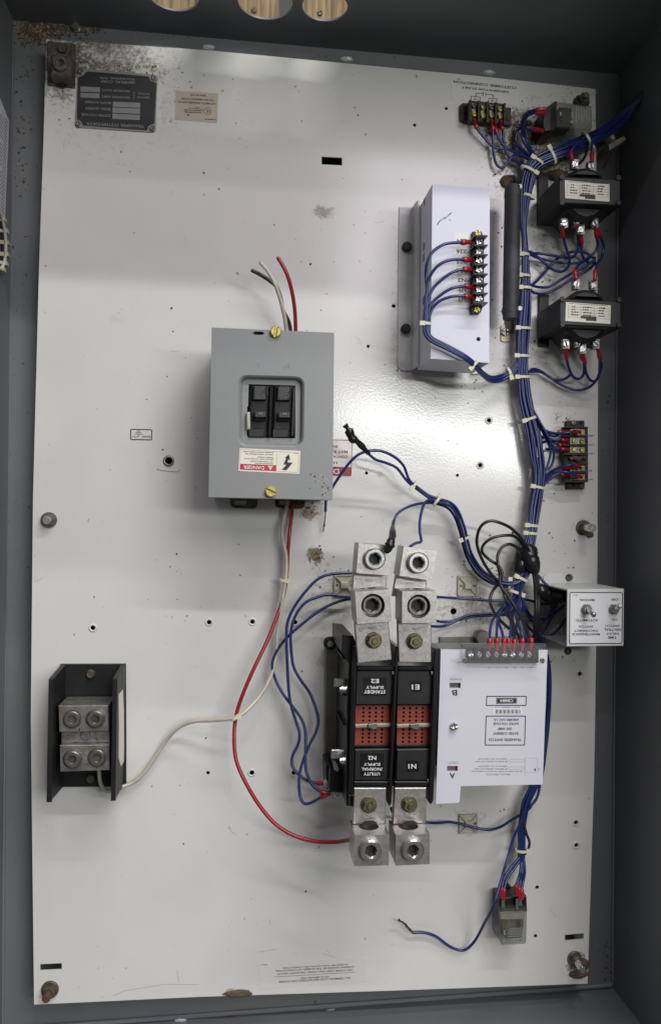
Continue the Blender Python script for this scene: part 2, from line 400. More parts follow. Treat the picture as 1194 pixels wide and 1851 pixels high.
# lettering ---------------------------------------------------------
GLY = {}
def glyphs(s):
    if s not in GLY:
        cu = bpy.data.curves.new('lettering', 'FONT'); cu.body = s; cu.size = 1; cu.resolution_u = 2; cu.offset = 0.02
        o = bpy.data.objects.new('lettering', cu); me = bpy.data.meshes.new_from_object(o)
        vs = [tuple(v.co) for v in me.vertices]; fs = [list(p.vertices) for p in me.polygons]
        bpy.data.objects.remove(o); bpy.data.curves.remove(cu); bpy.data.meshes.remove(me)
        GLY[s] = (vs, fs)
    return GLY[s]
def text(b, s, x0, y0, x1, y1, h, sl=0.0, sly=0.0):
    """upside-down line filling the photo box (x0,y0)-(x1,y1) at height h; sl = slope of the line"""
    vs, fs = glyphs(s); xs = [v[0] for v in vs]; ys = [v[1] for v in vs]
    ax, bx, ay, by = min(xs), max(xs), min(ys), max(ys); out = []
    for x, y, _ in vs:
        u = 1 - (x - ax) / (bx - ax); t = (y - ay) / max(by - ay, 1e-6)
        px = x0 + u * (x1 - x0) + sly * t; py = y0 + t * (y1 - y0) + sl * (u * (x1 - x0))
        q = P(px, py, h); out.append((q[0], q[1], h))
    b.add(out, fs)
def rect(b, x0, y0, x1, y1, h, sl=0.0):
    q = [(x0, y0), (x1, y0 + sl * (x1 - x0)), (x1, y1 + sl * (x1 - x0)), (x0, y1)]
    pts = pq(q, h); b.add([(x, y, h) for x, y in pts], [[3, 2, 1, 0]])
def frame(b, x0, y0, x1, y1, t, h, sl=0.0):
    d = sl * (x1 - x0)
    rect(b, x0, y0, x1, y0 + t, h, sl); rect(b, x0, y1 - t, x1, y1, h, sl)
    rect(b, x0, y0 + t, x0 + t, y1 - t, h, sl)
    q = pq([(x1 - t, y0 + t + d), (x1, y0 + t + d), (x1, y1 - t + d), (x1 - t, y1 - t + d)], h)
    b.add([(x, y, h) for x, y in q], [[3, 2, 1, 0]])
def line(b, p0, p1, t, h):
    a, c = Vector(P(*p0, h)), Vector(P(*p1, h)); d = (c - a).normalized(); n = Vector((-d.y, d.x)) * t * mmpx(h) / 2
    b.add([(*(a - n), h), (*(c - n), h), (*(c + n), h), (*(a + n), h)], [[0, 1, 2, 3]])
def poly(b, pts, h):
    q = pq(pts, h)
    if area(q) < 0: q = q[::-1]
    b.add([(x, y, h) for x, y in q], [list(range(len(q)))])
def greek(b, x0, y0, x1, y1, rows, h, sl=0.0, fill=0.6, seed=1):
    """print too small to read: broken dashes"""
    rd = random.Random(seed); dy = (y1 - y0) / rows
    for i in range(rows):
        x = x0 + rd.uniform(0, 2)
        end = x1 - rd.choice([0, 0, 0.15, 0.35]) * (x1 - x0)
        while x < end:
            l = rd.uniform(1.5, 5); rect(b, x, y0 + i * dy + sl * (x - x0), min(x + l, x1), y0 + i * dy + dy * fill + sl * (x - x0), h); x += l + rd.uniform(0.7, 1.3)

# wires ---------------------------------------------------------------
def smooth(pts, sub=4):
    out = []; n = len(pts)
    for i in range(n - 1):
        p0, p1, p2, p3 = pts[max(i - 1, 0)], pts[i], pts[i + 1], pts[min(i + 2, n - 1)]
        for k in range(sub):
            t = k / sub; out.append(0.5 * ((2 * p1) + (p2 - p0) * t + (2 * p0 - 5 * p1 + 4 * p2 - p3) * t * t + (3 * p1 - p0 - 3 * p2 + p3) * t ** 3))
    out.append(pts[-1]); return out
def path(pts, h=None):
    """pts (px, py, height)"""
    return [P3(p[0], p[1], p[2] if len(p) > 2 else h) for p in pts]
def wire(pts, r, mtl, parent=None, h=None, name='wire', sub=4, n=8):
    b = B().tube(smooth(path(pts, h), sub), r, n); return part(name, b, mtl, parent)
def crimp(p0, p1, parent, r=2.3, name='crimp_connector'):
    a, c = P3(*p0), P3(*p1); pts = [a + (c - a) * t for t in (0, 0.06, 0.48, 0.52, 0.94, 1)]
    return part(name, B().tube(pts, [r * 0.92, r * 1.06, r * 1.0, r * 0.86, r * 0.86, r * 0.75], 12), 'crimp_red', parent)
def tie(px, py, h, ang, wpx, parent, hside=1, hz=None, mtl='nylon', head=True):
    """cable tie round a bundle running along ang (degrees in the photo, 0 = right, 90 = down)"""
    c = P3(px, py, h); a = math.radians(-ang); d = Vector((math.cos(a), math.sin(a), 0)); sd = Vector((-d.y, d.x, 0)); up = Vector((0, 0, 1))
    rx = wpx / 2 * mmpx(h) + 0.8; rz = hz if hz else rx * 0.75; n = 22; b = B(); hw = 1.4; th = 0.7
    rings = []
    for off, e in ((-hw, 0), (-hw, th), (hw, th), (hw, 0), (-hw, 0)):
        rings.append([c + d * off + sd * (rx + e) * math.cos(2 * PI * i / n) + up * (rz + e) * math.sin(2 * PI * i / n) for i in range(n)])
    b.loft(rings, False, False, flat=True)
    if head:
        k = c + sd * hside * (rx * 0.85) + up * rz * 0.62
        e = 2.3
        vs = [k + d * x * e * 0.95 + sd * y * e * 1.15 + up * z * e * 0.8 for z in (-1, 1) for x, y in ((-1, -1), (1, -1), (1, 1), (-1, 1))]
        b.add(vs, [[3, 2, 1, 0], [4, 5, 6, 7], [0, 1, 5, 4], [1, 2, 6, 5], [2, 3, 7, 6], [3, 0, 4, 7]])
    return part('cable_tie', b, mtl, parent)
def bundle(pts, n, parent, r=1.55, mtl='blue_wire', seed=1, layers=2, ends=None, sub=3):
    """n wires side by side along the trunk pts = (px, py, height, half width px)"""
    rd = random.Random(seed); base = path([(p[0], p[1], p[2]) for p in pts]); m = len(pts)
    per = math.ceil(n / layers); res = []
    for i in range(n):
        lay = i // per; k = i % per; lane0 = -1 + 2 * (k + 0.5 + 0.5 * (lay % 2)) / (per + 0.25)
        fr = rd.uniform(0.5, 1.1); ph = rd.uniform(0, 6.28); am = rd.uniform(0.06, 0.26); q = []
        for j in range(m):
            t = base[min(j + 1, m - 1)] - base[max(j - 1, 0)]; t.z = 0; t.normalize(); sd = Vector((-t.y, t.x, 0))
            hw = pts[j][3] * mmpx(pts[j][2]) - r; lane = max(-1, min(1, lane0 + am * math.sin(fr * j + ph)))
            q.append(base[j] + sd * lane * hw + Vector((0, 0, (layers - 1 - lay) * r * 1.9 + 0.9 * r * math.cos(lane * 1.4) - r * 1.5)))
        res.append(part('wire', B().tube(smooth(q, sub), r, 8), mtl, parent))
    return res

# ================================================================== enclosure
HB = -33.0
enc = thing('enclosure', 'grey painted steel cabinet lying on its back around the white panel', 'cabinet', (300, 500, HB - 2))
def wl(x, y): return Vector(P(x, y, HB))
TL, TR, BR, BL = wl(25, 37), wl(1117, 134), wl(1106, 1785), wl(3, 1867)
# spread the four corners so every wall is one plane
b = B().prism([tuple(TL), tuple(TR), tuple(BR), tuple(BL)], HB - 2, HB); part('back_sheet', b, 'gray_paint', enc)
WH = 274.0
def wall(a, c, z0, z1, holes=(), name='side_wall'):
    d = (c - a); L_ = d.length; d = d / L_; nrm = Vector((-d.y, d.x))    # nrm points out
    b = B(); fn = lambda s_, z, t: (a.x + d.x * s_ + nrm.x * t, a.y + d.y * s_ + nrm.y * t, z)
    b.plate([(0, z0), (L_, z0), (L_, z1), (0, z1)], holes, 0.0, 2.0, fn)
    return part(name, b, 'gray_paint', enc)
def on_wall(a, c, px, py):
    """where the sight line through a photo pixel meets the wall over a-c: (along, height)"""
    d = (c - a).normalized(); nrm = Vector((-d.y, d.x)); r = ray(px, py)
    t = (a - Vector((CAM.x, CAM.y))).dot(nrm) / Vector((r.x, r.y)).dot(nrm); q = CAM + r * t
    return (Vector((q.x, q.y)) - a).dot(d), q.z
ko = []
for xm, yb, r in ((318, 20, 26), (478, 35, 28), (583, 38, 23.5)):
    s_, z = on_wall(TL, TR, xm, yb); ko.append(circ2(s_, z + r, r, 40))
wall(TL, TR, HB, WH, ko)
wall(TR, BR, HB, WH); wall(BR, BL, HB, WH); wall(BL, TL, HB, WH)
# folded ledge along the lower wall, and return flanges
b = B(); q = [P(3, 1860, HB + 4), P(1106, 1779, HB + 4), P(1106, 1786, HB + 4), P(3, 1868, HB + 4)]; b.prism(q, HB, HB + 4, bev=1.2); part('ledge', b, 'gray_paint', enc)
b = B(); q = [P(150, 69, HB + 22), P(1070, 154, HB + 22), P(1070, 170, HB + 22), P(150, 85, HB + 22)]; b.prism(q, HB + 4, HB + 22, bev=1); part('support_rail', b, 'gray_paint', enc)
b = B().tube([P3(24, 60, HB + 1), P3(13, 700, HB + 1), P3(5, 1860, HB + 1)], 1.6, 6); part('weld_seam', b, 'gray_paint', enc)
b = B().tube([P3(1117, 140, HB + 1), P3(1106, 1780, HB + 1)], 1.6, 6); part('weld_seam', b, 'gray_paint', enc)
for x, y in ((137, 48), (140, 52)):
    pass
g = thing('nut', 'small steel nut in the dirt of the upper left cabinet corner', 'nut', (*P(137, 48, HB), HB)); part('washer', B().cyl(*P(137, 48, HB + 3), HB, HB + 2, 5.5), 'dull_steel', g)
part('hex_nut', B().cyl(*P(137, 48, HB + 5), HB + 2, HB + 7, 4.2, 6, bev=.5), 'steel', g)
# planks under the cabinet, seen through the three knockouts
for i, (x0, x1) in enumerate(((240, 352), (372, 505), (535, 640))):
    xa, ya = P(x0, -10, -70); xb, _ = P(x1, -10, -70)
    t = thing('wooden_plank', ('plank seen through the leftmost knockout hole', 'plank with a bolt seen through the middle knockout hole', 'plank with a bolt seen through the rightmost knockout hole')[i], 'plank', ((xa + xb) / 2, ya + 60, -90), 'planks the cabinet lies on')
    part('board', B().prism([(xa, 1028), (xb, 1028), (xb, 1240), (xa, 1240)], -90, -70, bev=1), 'plank_wood', t)
    if i: screw('slot', (459, 578)[i - 1], (17, 22)[i - 1], -70, 5, 'grimy_steel', t, name='bolt')

# ================================================================== mounting panel
panel = thing('mounting_panel', 'large white enamelled steel panel carrying all the electrical parts', 'panel', (300, 500, -3))
corners = [(84, 71), (378, 91), (620, 114), (860, 137), (1075, 161), (1080, 600), (1079, 1000), (1073, 1400), (1061, 1778), (700, 1791), (360, 1802), (62, 1816), (56, 1300), (60, 900), (71, 480), (79, 250)]
outer = pq(corners, 0)
small = [(751, 138, 3), (749, 226, 3), (806, 196, 3), (711, 553, 3.6), (665, 626, 3), (883, 760, 4), (867, 841, 4), (826, 859, 3), (662, 855, 3), (168, 1135, 4), (378, 1125, 4), (456, 1124, 4), (533, 1125, 4),
         (376, 1397, 3.4), (455, 1397, 4.2), (531, 1397, 4.2), (1047, 1218, 4), (1040, 1487, 4), (1041, 1528, 4), (970, 1604, 3.6), (967, 1692, 3.6), (819, 1105, 6), (720, 497, 2)]
holes = [circ2(*P(x, y, 0), r * mmpx(0), 14) for x, y, r in small] + [circ2(*P(305, 833, 0), 7 * mmpx(0), 20)]
for x0, x1, y0, y1, s_ in ((581, 618, 283, 297, 2), (73, 112, 1743, 1755, -2), (1020, 1054, 1690, 1701, -3)):
    holes.append(pq([(x0, y0), (x1, y0 + s_), (x1, y1 + s_), (x0, y1)], 0))
part('panel_sheet', B().plate(outer, holes, -2, 0), 'panel_enamel', panel)
# return flange along the two long edges and the top
b = B(); q = pq([(80, 74), (1078, 164), (1078, 168), (80, 78)], 0); b.prism(q, -16, -2); part('flange', b, 'panel_enamel', panel)
b = B(); q = pq([(72, 480), (59, 1300), (63, 1812), (67, 1812), (63, 1300), (76, 480)], 0); b.prism(q, -16, -2); part('flange', b, 'panel_enamel', panel)
b = B(); q = pq([(86, 74), (82, 250), (75, 478), (79, 478), (86, 250), (90, 74)], 0); b.prism(q, -16, -2); part('flange', b, 'panel_enamel', panel)
# raised collars of the tapped holes
for x, y, r in small:
    if r == 4 or r == 4.2:
        inst('hole_collar', ('col', r), lambda: b_ring(r * mmpx(0) + .15, 7.2 * mmpx(0), 0.45), 'panel_enamel', (*P(x, y, 0.4), 0.02), panel)
inst('hole_collar', 'bigcol', lambda: b_ring(5.9 * mmpx(0), 9.6 * mmpx(0), 1.6), 'dull_steel', (*P(305, 833, 1), 0.02), panel)
b = B()
for a, c in (((284, 849), (303, 852)), ((303, 852), (322, 853)), ((322, 853), (325, 848)), ((284, 849), (286, 847))): line(b, a, c, 1.2, 0.2)
part('scratch', b, 'ink_dirty', panel)
b = B()
for a, c in (((62, 1052), (72, 1048)), ((72, 1048), (78, 1043)), ((205, 1800), (225, 1791)), ((225, 1791), (300, 1779)), ((300, 1779), (360, 1780)), ((595, 1722), (588, 1716)), ((581, 1723), (606, 1731)), ((465, 1721), (500, 1716))): line(b, a, c, 0.4, 0.2)
part('scratch', b, 'plate_gray', panel)
b = B(); rs_ = random.Random(3)
for _ in range(34):    # hairline scuffs in the enamel
    x, y = rs_.uniform(100, 1040), rs_.uniform(150, 1760); a = rs_.uniform(0, PI); l = rs_.uniform(4, 26); c2_ = rs_.uniform(-.5, .5); p_ = (x, y)
    for k in range(4):
        q_ = (p_[0] + l / 4 * math.cos(a), p_[1] + l / 4 * math.sin(a)); line(b, p_, q_, rs_.uniform(.25, .5), .15 + .01 * (_ % 3)); p_ = q_; a += c2_
part('scratch', b, 'plate_gray', panel)

# ------------------------------------------------------------------ panel nuts on studs
NG = 'nuts holding the white panel'
for x, y, r, lab, st, m1 in ((89, 940, 14, 'clean zinc flange nut at the left edge of the panel, level with the grey box', 5, 'dull_steel'),
                             (91, 1788, 15, 'nut with rusty stud in the lower left panel corner', 9, 'grimy_steel'),
                             (1053, 954, 14.5, 'greasy nut and stud right of the wire trunk, above the toggle box', 16, 'grimy_steel'),
                             (1037, 1732, 14, 'nut and stud caked with mud in the lower right panel corner', 14, 'grimy_steel')):
    x0, y0 = P(x, y, 0); t = thing('panel_nut', lab, 'nut', (x0, y0, 0), NG)
    inst('washer', ('nw', r), lambda: b_disc(r * mmpx(0), 2.2), m1, (x0, y0, 0.02), t)
    inst('hex_nut', ('nh', m1), lambda: B().cyl(0, 0, 0, 7, 6.4, 6, bev=.8), m1, (x0, y0, 2.2), t, 0.2)
    inst('stud', ('ns', st, m1), lambda: B().cyl(0, 0, 0, st, 4.0, 16, bev=.8), 'rusty' if 'rusty' in lab else 'steel', (x0, y0, 9.2), t)

# ------------------------------------------------------------------ ground lug, top left
t = thing('ground_lug', 'dirty aluminium ground lug in the upper left panel corner', 'lug', (*P(110, 115), 0))
part('tongue', B().prism(pq([(86, 73), (136, 79), (135, 157), (86, 152)], 4), 0, 4, bev=.6), 'grimy_steel', t)
part('lug_body', B().prism(pq([(92, 98), (131, 102), (129, 138), (91, 134)], 22), 4, 22, bev=1.5), 'grimy_steel', t)
inst('set_screw', 'gl', lambda: b_socket(7.6, 4.2, 6, 5), 'dull_steel', (*P(109, 113, 26), 21), t)
inst('bolt', 'gb', lambda: b_hexbolt(5.0, 4), 'grimy_steel', (*P(112, 86, 8), 4), t)
part('wire_hole', B().cyl(*P(112, 146, 4.3), 4, 4.4, 7), 'hole_black', t)

# ------------------------------------------------------------------ name plate
t = thing('name_plate', 'black riveted data plate headed TRANSFER SYSTEM-DATA, upper left of the panel', 'data plate', (*P(210, 182), 0))
part('plate', B().prism(pround([(141, 123), (285, 135), (281, 240), (135, 230)], 1.2, 4), 0.05, 1.2, bev=.25), 'plate_gray', t)
b = B(); b.prism(pround([(158, 129), (269, 138), (272, 146), (283, 150), (279, 223), (268, 228), (266, 236), (150, 227), (147, 219), (139, 216), (141, 140), (150, 137)], 1.3, 1.2, 2), 1.2, 1.3)
part('black_field', b, 'plate_black', t)
k = 130 / 1; zx = lambda x: 130 + x / 7.4625; zy = lambda y: 115 + y / 7.4625
b = B()
for x0, y0, x1, y1 in ((118, 308, 380, 375), (118, 392, 375, 455), (553, 512, 922, 580), (550, 590, 920, 662), (547, 675, 917, 745)):
    rect(b, zx(x0), zy(y0), zx(x1), zy(y1), 1.5, 0.045)
part('blank_field', b, 'plate_gray', t)
b = B()
for s_, x0, y0, x1, y1 in (('WAUKESHA, WIS.', 372, 172, 858, 205), ('GENERAC CORP.', 378, 220, 858, 255), ('MAXIMUM VOLTS', 405, 340, 780, 372), ('MAXIMUM AMPS', 402, 425, 778, 458), ('RATING', 890, 392, 1050, 415), ('SWITCH', 882, 438, 1045, 465),
                           ('MODEL NUMBER', 172, 500, 530, 532), ('SERIAL NUMBER', 180, 582, 525, 618), ('SYSTEM VOLTAGE', 130, 668, 522, 702), ('TRANSFER SYSTEM-DATA', 195, 790, 975, 830)):
    text(b, s_, zx(x0), zy(y0), zx(x1), zy(y1), 1.5, 0.045)
for a, c in (((820, 382), (842, 384)), ((842, 384), (840, 466)), ((840, 466), (818, 464))): line(b, (zx(a[0]), zy(a[1])), (zx(c[0]), zy(c[1])), .8, 1.5)
text(b, '120/240', zx(620), zy(695), zx(880), zy(722), 1.65, 0.045)
part('lettering', b, 'ink_dirty', t)
for x, y in ((120, 110), (1108, 185), (90, 822), (1085, 880)):
    inst('rivet', 'npr', lambda: b_ring(0.9, 3.0, 0.7), 'dull_steel', (*P(zx(x), zy(y), 2), 1.3), t)

# ------------------------------------------------------------------ aged listing label
t = thing('listing_label', 'aged tan listing label right of the black data plate', 'label', (*P(355, 193), 0))
part('paper', B().prism(pq([(318, 164), (394.5, 169), (392.5, 222), (389, 222), (316, 216), (317, 190)], .3), 0.03, 0.3), 'sticker_aged', t)
zx = lambda x: 310 + x / 13.27; zy = lambda y: 155 + y / 13.27
b = B()
for s_, x0, y0, x1, y1 in (('ISSUE NO. 878', 455, 198, 820, 235), ('FOR USE IN EMERGENCY SYSTEMS', 240, 285, 1010, 322), ('AUTOMATIC TRANSFER SWITCH', 165, 362, 1070, 405), ('LABORATORIES', 300, 558, 745, 590), ('UNDERWRITERS', 300, 608, 745, 640), ('E-84879', 800, 780, 1060, 815), ('LISTED', 570, 515, 680, 532)):
    text(b, s_, zx(x0), zy(y0), zx(x1), zy(y1), .45, 0.06)
text(b, 'UL', zx(830), zy(575), zx(925), zy(650), .45, .05)
c0 = [(zx(870) + 6.4 * math.cos(a), zy(612) + 6.4 * math.sin(a)) for a in [2 * PI * i / 16 for i in range(17)]]
for i in range(16): line(b, c0[i], c0[i + 1], .7, .45)
line(b, (zx(400), zy(532)), (zx(790), zy(565)), .5, .45); poly(b, [(zx(365), zy(690)), (zx(385), zy(675)), (zx(435), zy(705)), (zx(425), zy(728))], .45)
part('lettering', b, 'ink_black', t)

# ------------------------------------------------------------------ GND sticker
t = thing('ground_symbol_sticker', 'small framed GND sticker with an earth symbol, left of the grey box', 'sticker', (*P(255, 785), 0))
part('film', B().prism(pround([(235, 774.5), (276, 775.5), (275.5, 796.5), (235, 795.5)], .25, 1.8), 0.03, .25), 'sticker_panel', t)
b = B(); o2 = pround([(235.5, 775), (275.5, 776), (275, 796), (235.5, 795)], .4, 1.8); i2 = inset(o2 if area(o2) > 0 else o2[::-1], 1.0)
b.plate(o2, [i2], .3, .4)
zx = lambda x: 200 + x / 6.633; zy = lambda y: 740 + y / 6.633
text(b, 'GND', zx(372), zy(315), zx(482), zy(340), .4, .01)
for a, c, w_ in (((255, 328), (335, 331), 1.1), ((333, 331), (334, 297), 1.1), ((285, 295), (382, 298), 1.1), ((300, 275), (367, 277), 1), ((313, 257), (355, 259), 1)): line(b, (zx(a[0]), zy(a[1])), (zx(c[0]), zy(c[1])), w_, .4)
part('lettering', b, 'ink_black', t)

# ------------------------------------------------------------------ red-white warning sticker half behind the grey box
t = thing('warning_sticker', 'red and white danger sticker half hidden behind the grey breaker box', 'sticker', (*P(590, 828), 0))
part('film', B().prism(pround([(552, 791), (639, 793), (637.5, 863), (551, 861)], .25, 2.5), 0.03, .25), 'sticker_panel', t)
b = B(); o2 = pround([(554, 793.5), (636.5, 795.5), (635, 861), (553, 859)], .4, 2.5); i2 = inset(o2 if area(o2) > 0 else o2[::-1], .7); b.plate(o2, [i2], .3, .4)
poly(b, [(554, 842), (635.3, 844.5), (634.8, 860.5), (554, 858.5)], .42)
for s_, x0, y0, x1, y1 in (('IN', 601.5, 804.5, 610, 809.5), ('MAY R', 602, 814, 628, 819), ('CONTA', 602, 823, 628.5, 828), ('H', 602.5, 834, 609.5, 839)):
    text(b, s_, x0, y0, x1, y1, .4, .02)
part('lettering', b, 'ink_maroon', t)
b = B(); text(b, 'D', 601.5, 847.5, 612.5, 856.5, .6, .02); part('initial', b, 'ink_white', t)

# ------------------------------------------------------------------ bottom lug label
t = thing('wire_label', 'clear-edged white label about copper wire near the lower edge of the panel', 'label', (*P(567, 1758), 0))
part('film', B().prism(pround([(469, 1740.5), (664.5, 1730), (664.5, 1774), (470, 1787)], .25, 1), 0.03, .25), 'sticker_panel', t)
zx = lambda x: 360 + x / 3.317; zy = lambda y: 1700 + y / 3.317; b = B()
for s_, x0, y0, x1, y1, s2 in (('IS GREATER THAN 50,000A PER CONDUCTOR', 500, 160, 888, 170, -.055), ('CURRENT DIVIDED BY THE NUMBER OF CONDUCTORS', 458, 178, 928, 188, -.055), ('USE COPPER WIRE ONLY WHEN THE SHORT CIRCUIT', 465, 196, 918, 206, -.055),
                               ('OR ALUMINUM WIRE', 607, 222, 778, 231, -.055), ('ALL TERMINAL LUGS ARE SUITABLE FOR COPPER', 475, 243, 908, 254, -.055)):
    text(b, s_, zx(x0), zy(y0), zx(x1), zy(y1), .45, s2)
line(b, (zx(448), zy(219)), (zx(935), zy(190)), .7, .45); text(b, '59812', zx(375), zy(142), zx(410), zy(149), .45, -.02)
part('lettering', b, 'ink_gray', t)

# ------------------------------------------------------------------ generator start label
t = thing('generator_start_label', 'label reading GENERATOR START CUSTOMER CONNECTION above the upper terminal strip', 'label', (*P(875, 165), 0))
part('film', B().prism(pround([(816, 140), (938, 153), (937, 192), (814, 180)], .25, 4), 0.03, .25), 'sticker_panel', t)
zx = lambda x: 810 + x / 9.185; zy = lambda y: 140 + y / 9.185; b = B()
text(b, 'CUSTOMER CONNECTION', zx(85), zy(45), zx(1128), zy(88), .45, .105); text(b, 'GENERATOR START', zx(215), zy(143), zx(1000), zy(178), .45, .105)
text(b, '89811', zx(130), zy(15), zx(200), zy(30), .45, .08)
for a, c, w_ in (((455, 318), (452, 260), 1.2), ((452, 260), (575, 268), 1.1), ((578, 240), (576, 315), 1.3), ((620, 248), (617, 318), 1.3), ((620, 280), (742, 290), 1.1), ((740, 288), (737, 355), 1.2),
                 ((372, 385), (374, 310), 1.1), ((374, 310), (530, 325), 1.1), ((528, 323), (522, 385), 1.1), ((665, 410), (668, 345), 1.1), ((668, 345), (806, 356), 1.1), ((804, 355), (800, 415), 1.1)):
    line(b, (zx(a[0]), zy(a[1])), (zx(c[0]), zy(c[1])), w_, .45)
text(b, '183', zx(415), zy(345), zx(480), zy(370), .45, .08); text(b, '128', zx(702), zy(375), zx(770), zy(400), .45, .08)
part('lettering', b, 'ink_black', t)

# ================================================================== terminal strips
def strip(root, body, barriers, h, hb, mtl='phenolic'):
    part('strip_body', B().prism(pq(body, h), 0.05 if root.location.z < .01 else root.location.z / S, h, bev=.6), mtl, root)
    for q in barriers:
        part('barrier', B().prism(pq(q, hb), h - 2, hb, bev=.25), mtl, root)
t = thing('generator_terminal_strip', 'dusty two-row terminal strip under the GENERATOR START label', 'terminal strip', (*P(877, 206), 0))
zx = lambda x: 810 + x / 9.185; zy = lambda y: 140 + y / 9.185
z_ = lambda l: [(zx(x), zy(y)) for x, y in l]
part('mounting_foot', B().prism(pq(z_([(200, 450), (240, 420), (1040, 500), (1035, 790), (960, 790), (330, 745), (200, 700)]), 5), .05, 5, bev=.6), 'dusty_black', t)
part('strip_body', B().prism(pq(z_([(345, 375), (950, 435), (940, 770), (340, 700)]), 12), 5, 12, bev=.6), 'dusty_black', t)
for i, x in enumerate((365, 507, 650, 790, 935)):
    dy = (x - 365) * .1
    part('barrier', B().prism(pq(z_([(x - 16, 365 + dy), (x + 16, 368 + dy), (x + 13, 720 + dy), (x - 19, 717 + dy)]), 19), 12, 19, bev=.2), 'dusty_black', t)
for i, (x, y, y2, m1) in enumerate(((437, 465, 605, 'olive_zinc'), (582, 492, 628, 'brass'), (727, 488, 628, 'olive_zinc'), (868, 520, 640, 'brass'))):
    part('contact_plate', B().prism(pq(z_([(x - 45, y - 40), (x + 45, y - 34), (x + 45, y2 + 60), (x - 45, y2 + 54)]), 13), 12, 13), 'dull_steel', t)
    screw('slot', zx(x), zy(y), 13, 4.6, m1, t, hh=2.2); screw('slot', zx(x), zy(y2), 13, 4.6, 'brass', t, hh=2.2)
for x, y, m1 in ((292, 470, 'rusty'), (1000, 675, 'rusty')): inst('screw', ('tsr', 1), lambda: b_disc(3.0, 1.2), m1, (*P(zx(x), zy(y), 6), 5), t)
inst('mounting_hole', 'tsh', lambda: b_disc(2.0, .15), 'hole_black', (*P(zx(287), zy(615), 5.1), 5), t)

t = thing('side_terminal_strip', 'dusty two-row terminal strip on the right panel edge, left of the marks 183 and 177', 'terminal strip', (*P(1042, 822), 0))
zx = lambda x: 1010 + x / 13.22; zy = lambda y: 750 + y / 13.22
part('mounting_foot', B().prism(pround(z_([(165, 135), (605, 130), (610, 1770), (180, 1775)]), 5, 1.5), .05, 5, bev=.6), 'dusty_black', t)
part('strip_body', B().prism(pq(z_([(105, 290), (685, 290), (690, 1595), (105, 1610)]), 12), 5, 12, bev=.6), 'dusty_black', t)
for y in (295, 505, 725, 940, 1170, 1375, 1595):
    part('barrier', B().prism(pq(z_([(110, y - 14), (692, y - 14), (692, y + 12), (110, y + 14)]), 19), 12, 19, bev=.2), 'dusty_black', t)
for y in (405, 620, 828, 1265, 1475):
    part('contact_plate', B().prism(pq(z_([(260, y - 78), (610, y - 78), (610, y + 75), (260, y + 75)]), 13), 12, 13), 'dull_steel', t)
    for x in (365, 555): screw('slot', zx(x), zy(y), 13, 4.4, 'brass', t, hh=2.2)
part('dirt_clump', B().tube(smooth(path([(zx(250), zy(1060), 14), (zx(350), zy(1010), 15), (zx(450), zy(1070), 15), (zx(520), zy(1000), 14.5), (zx(620), zy(1020), 14)])), [2 + 1.2 * abs(math.sin(i * 1.7)) for i in range(17)], 7), 'mud', t)
screw('phil', zx(345), zy(180), 5, 4.6, 'dull_steel', t); screw('phil', zx(540), zy(1690), 5, 4.2, 'grimy_steel', t)
inst('mounting_hole', 'tsh', None, '', (*P(zx(515), zy(195), 5.1), 5), t); inst('mounting_hole', 'tsh', None, '', (*P(zx(335), zy(1680), 5.1), 5), t)
t = thing('terminal_marks', 'column of printed marks on the panel beside the side terminal strip', 'marking', (*P(1070, 825), 0))
b = B()
for s_, y, x1 in (('183', 478, 830), ('177', 690, 830), ('177', 895, 830), ('E1', 1315, 775), ('N1', 1525, 790)): text(b, s_, zx(700), zy(y), zx(x1), zy(y + 40), .2)
part('lettering', b, 'ink_black', t)

# ================================================================== control module
MH = 80.0
t = thing('control_module', 'lilac-white control box with a seven-screw terminal strip, on a stepped bracket', 'control box', (*P(830, 500), 0))
zx = lambda x: 690 + x / 4.422; zy = lambda y: 310 + y / 4.422
front = [(402, 102), (860, 135), (855, 1530), (388, 1495)]
q = pq(z_(front), MH); holes_ = [circ2(*P(864, 613, MH), 4 * mmpx(MH), 14)]
bb = B(); bb.plate(q, holes_, MH - 1.5, MH)
qi = q[:]; n_ = len(qi)
for i in (0, 1, 3):
    a, c = Vector(qi[i]), Vector(qi[(i + 1) % 4]); d = (c - a).normalized(); nn = Vector((-d.y, d.x)) * (1.5 if area(qi) > 0 else -1.5)
    bb.prism([tuple(a), tuple(c), tuple(c + nn), tuple(a + nn)], 12 if i == 0 else 22, MH - 1.5)
a, c = Vector(qi[2]), Vector(qi[3]); d = (c - a).normalized(); nn = Vector((-d.y, d.x)) * (1.5 if area(qi) > 0 else -1.5); bb.prism([tuple(a), tuple(c), tuple(c + nn), tuple(a + nn)], 20, MH - 1.5)
part('case', bb, 'white_box', t)
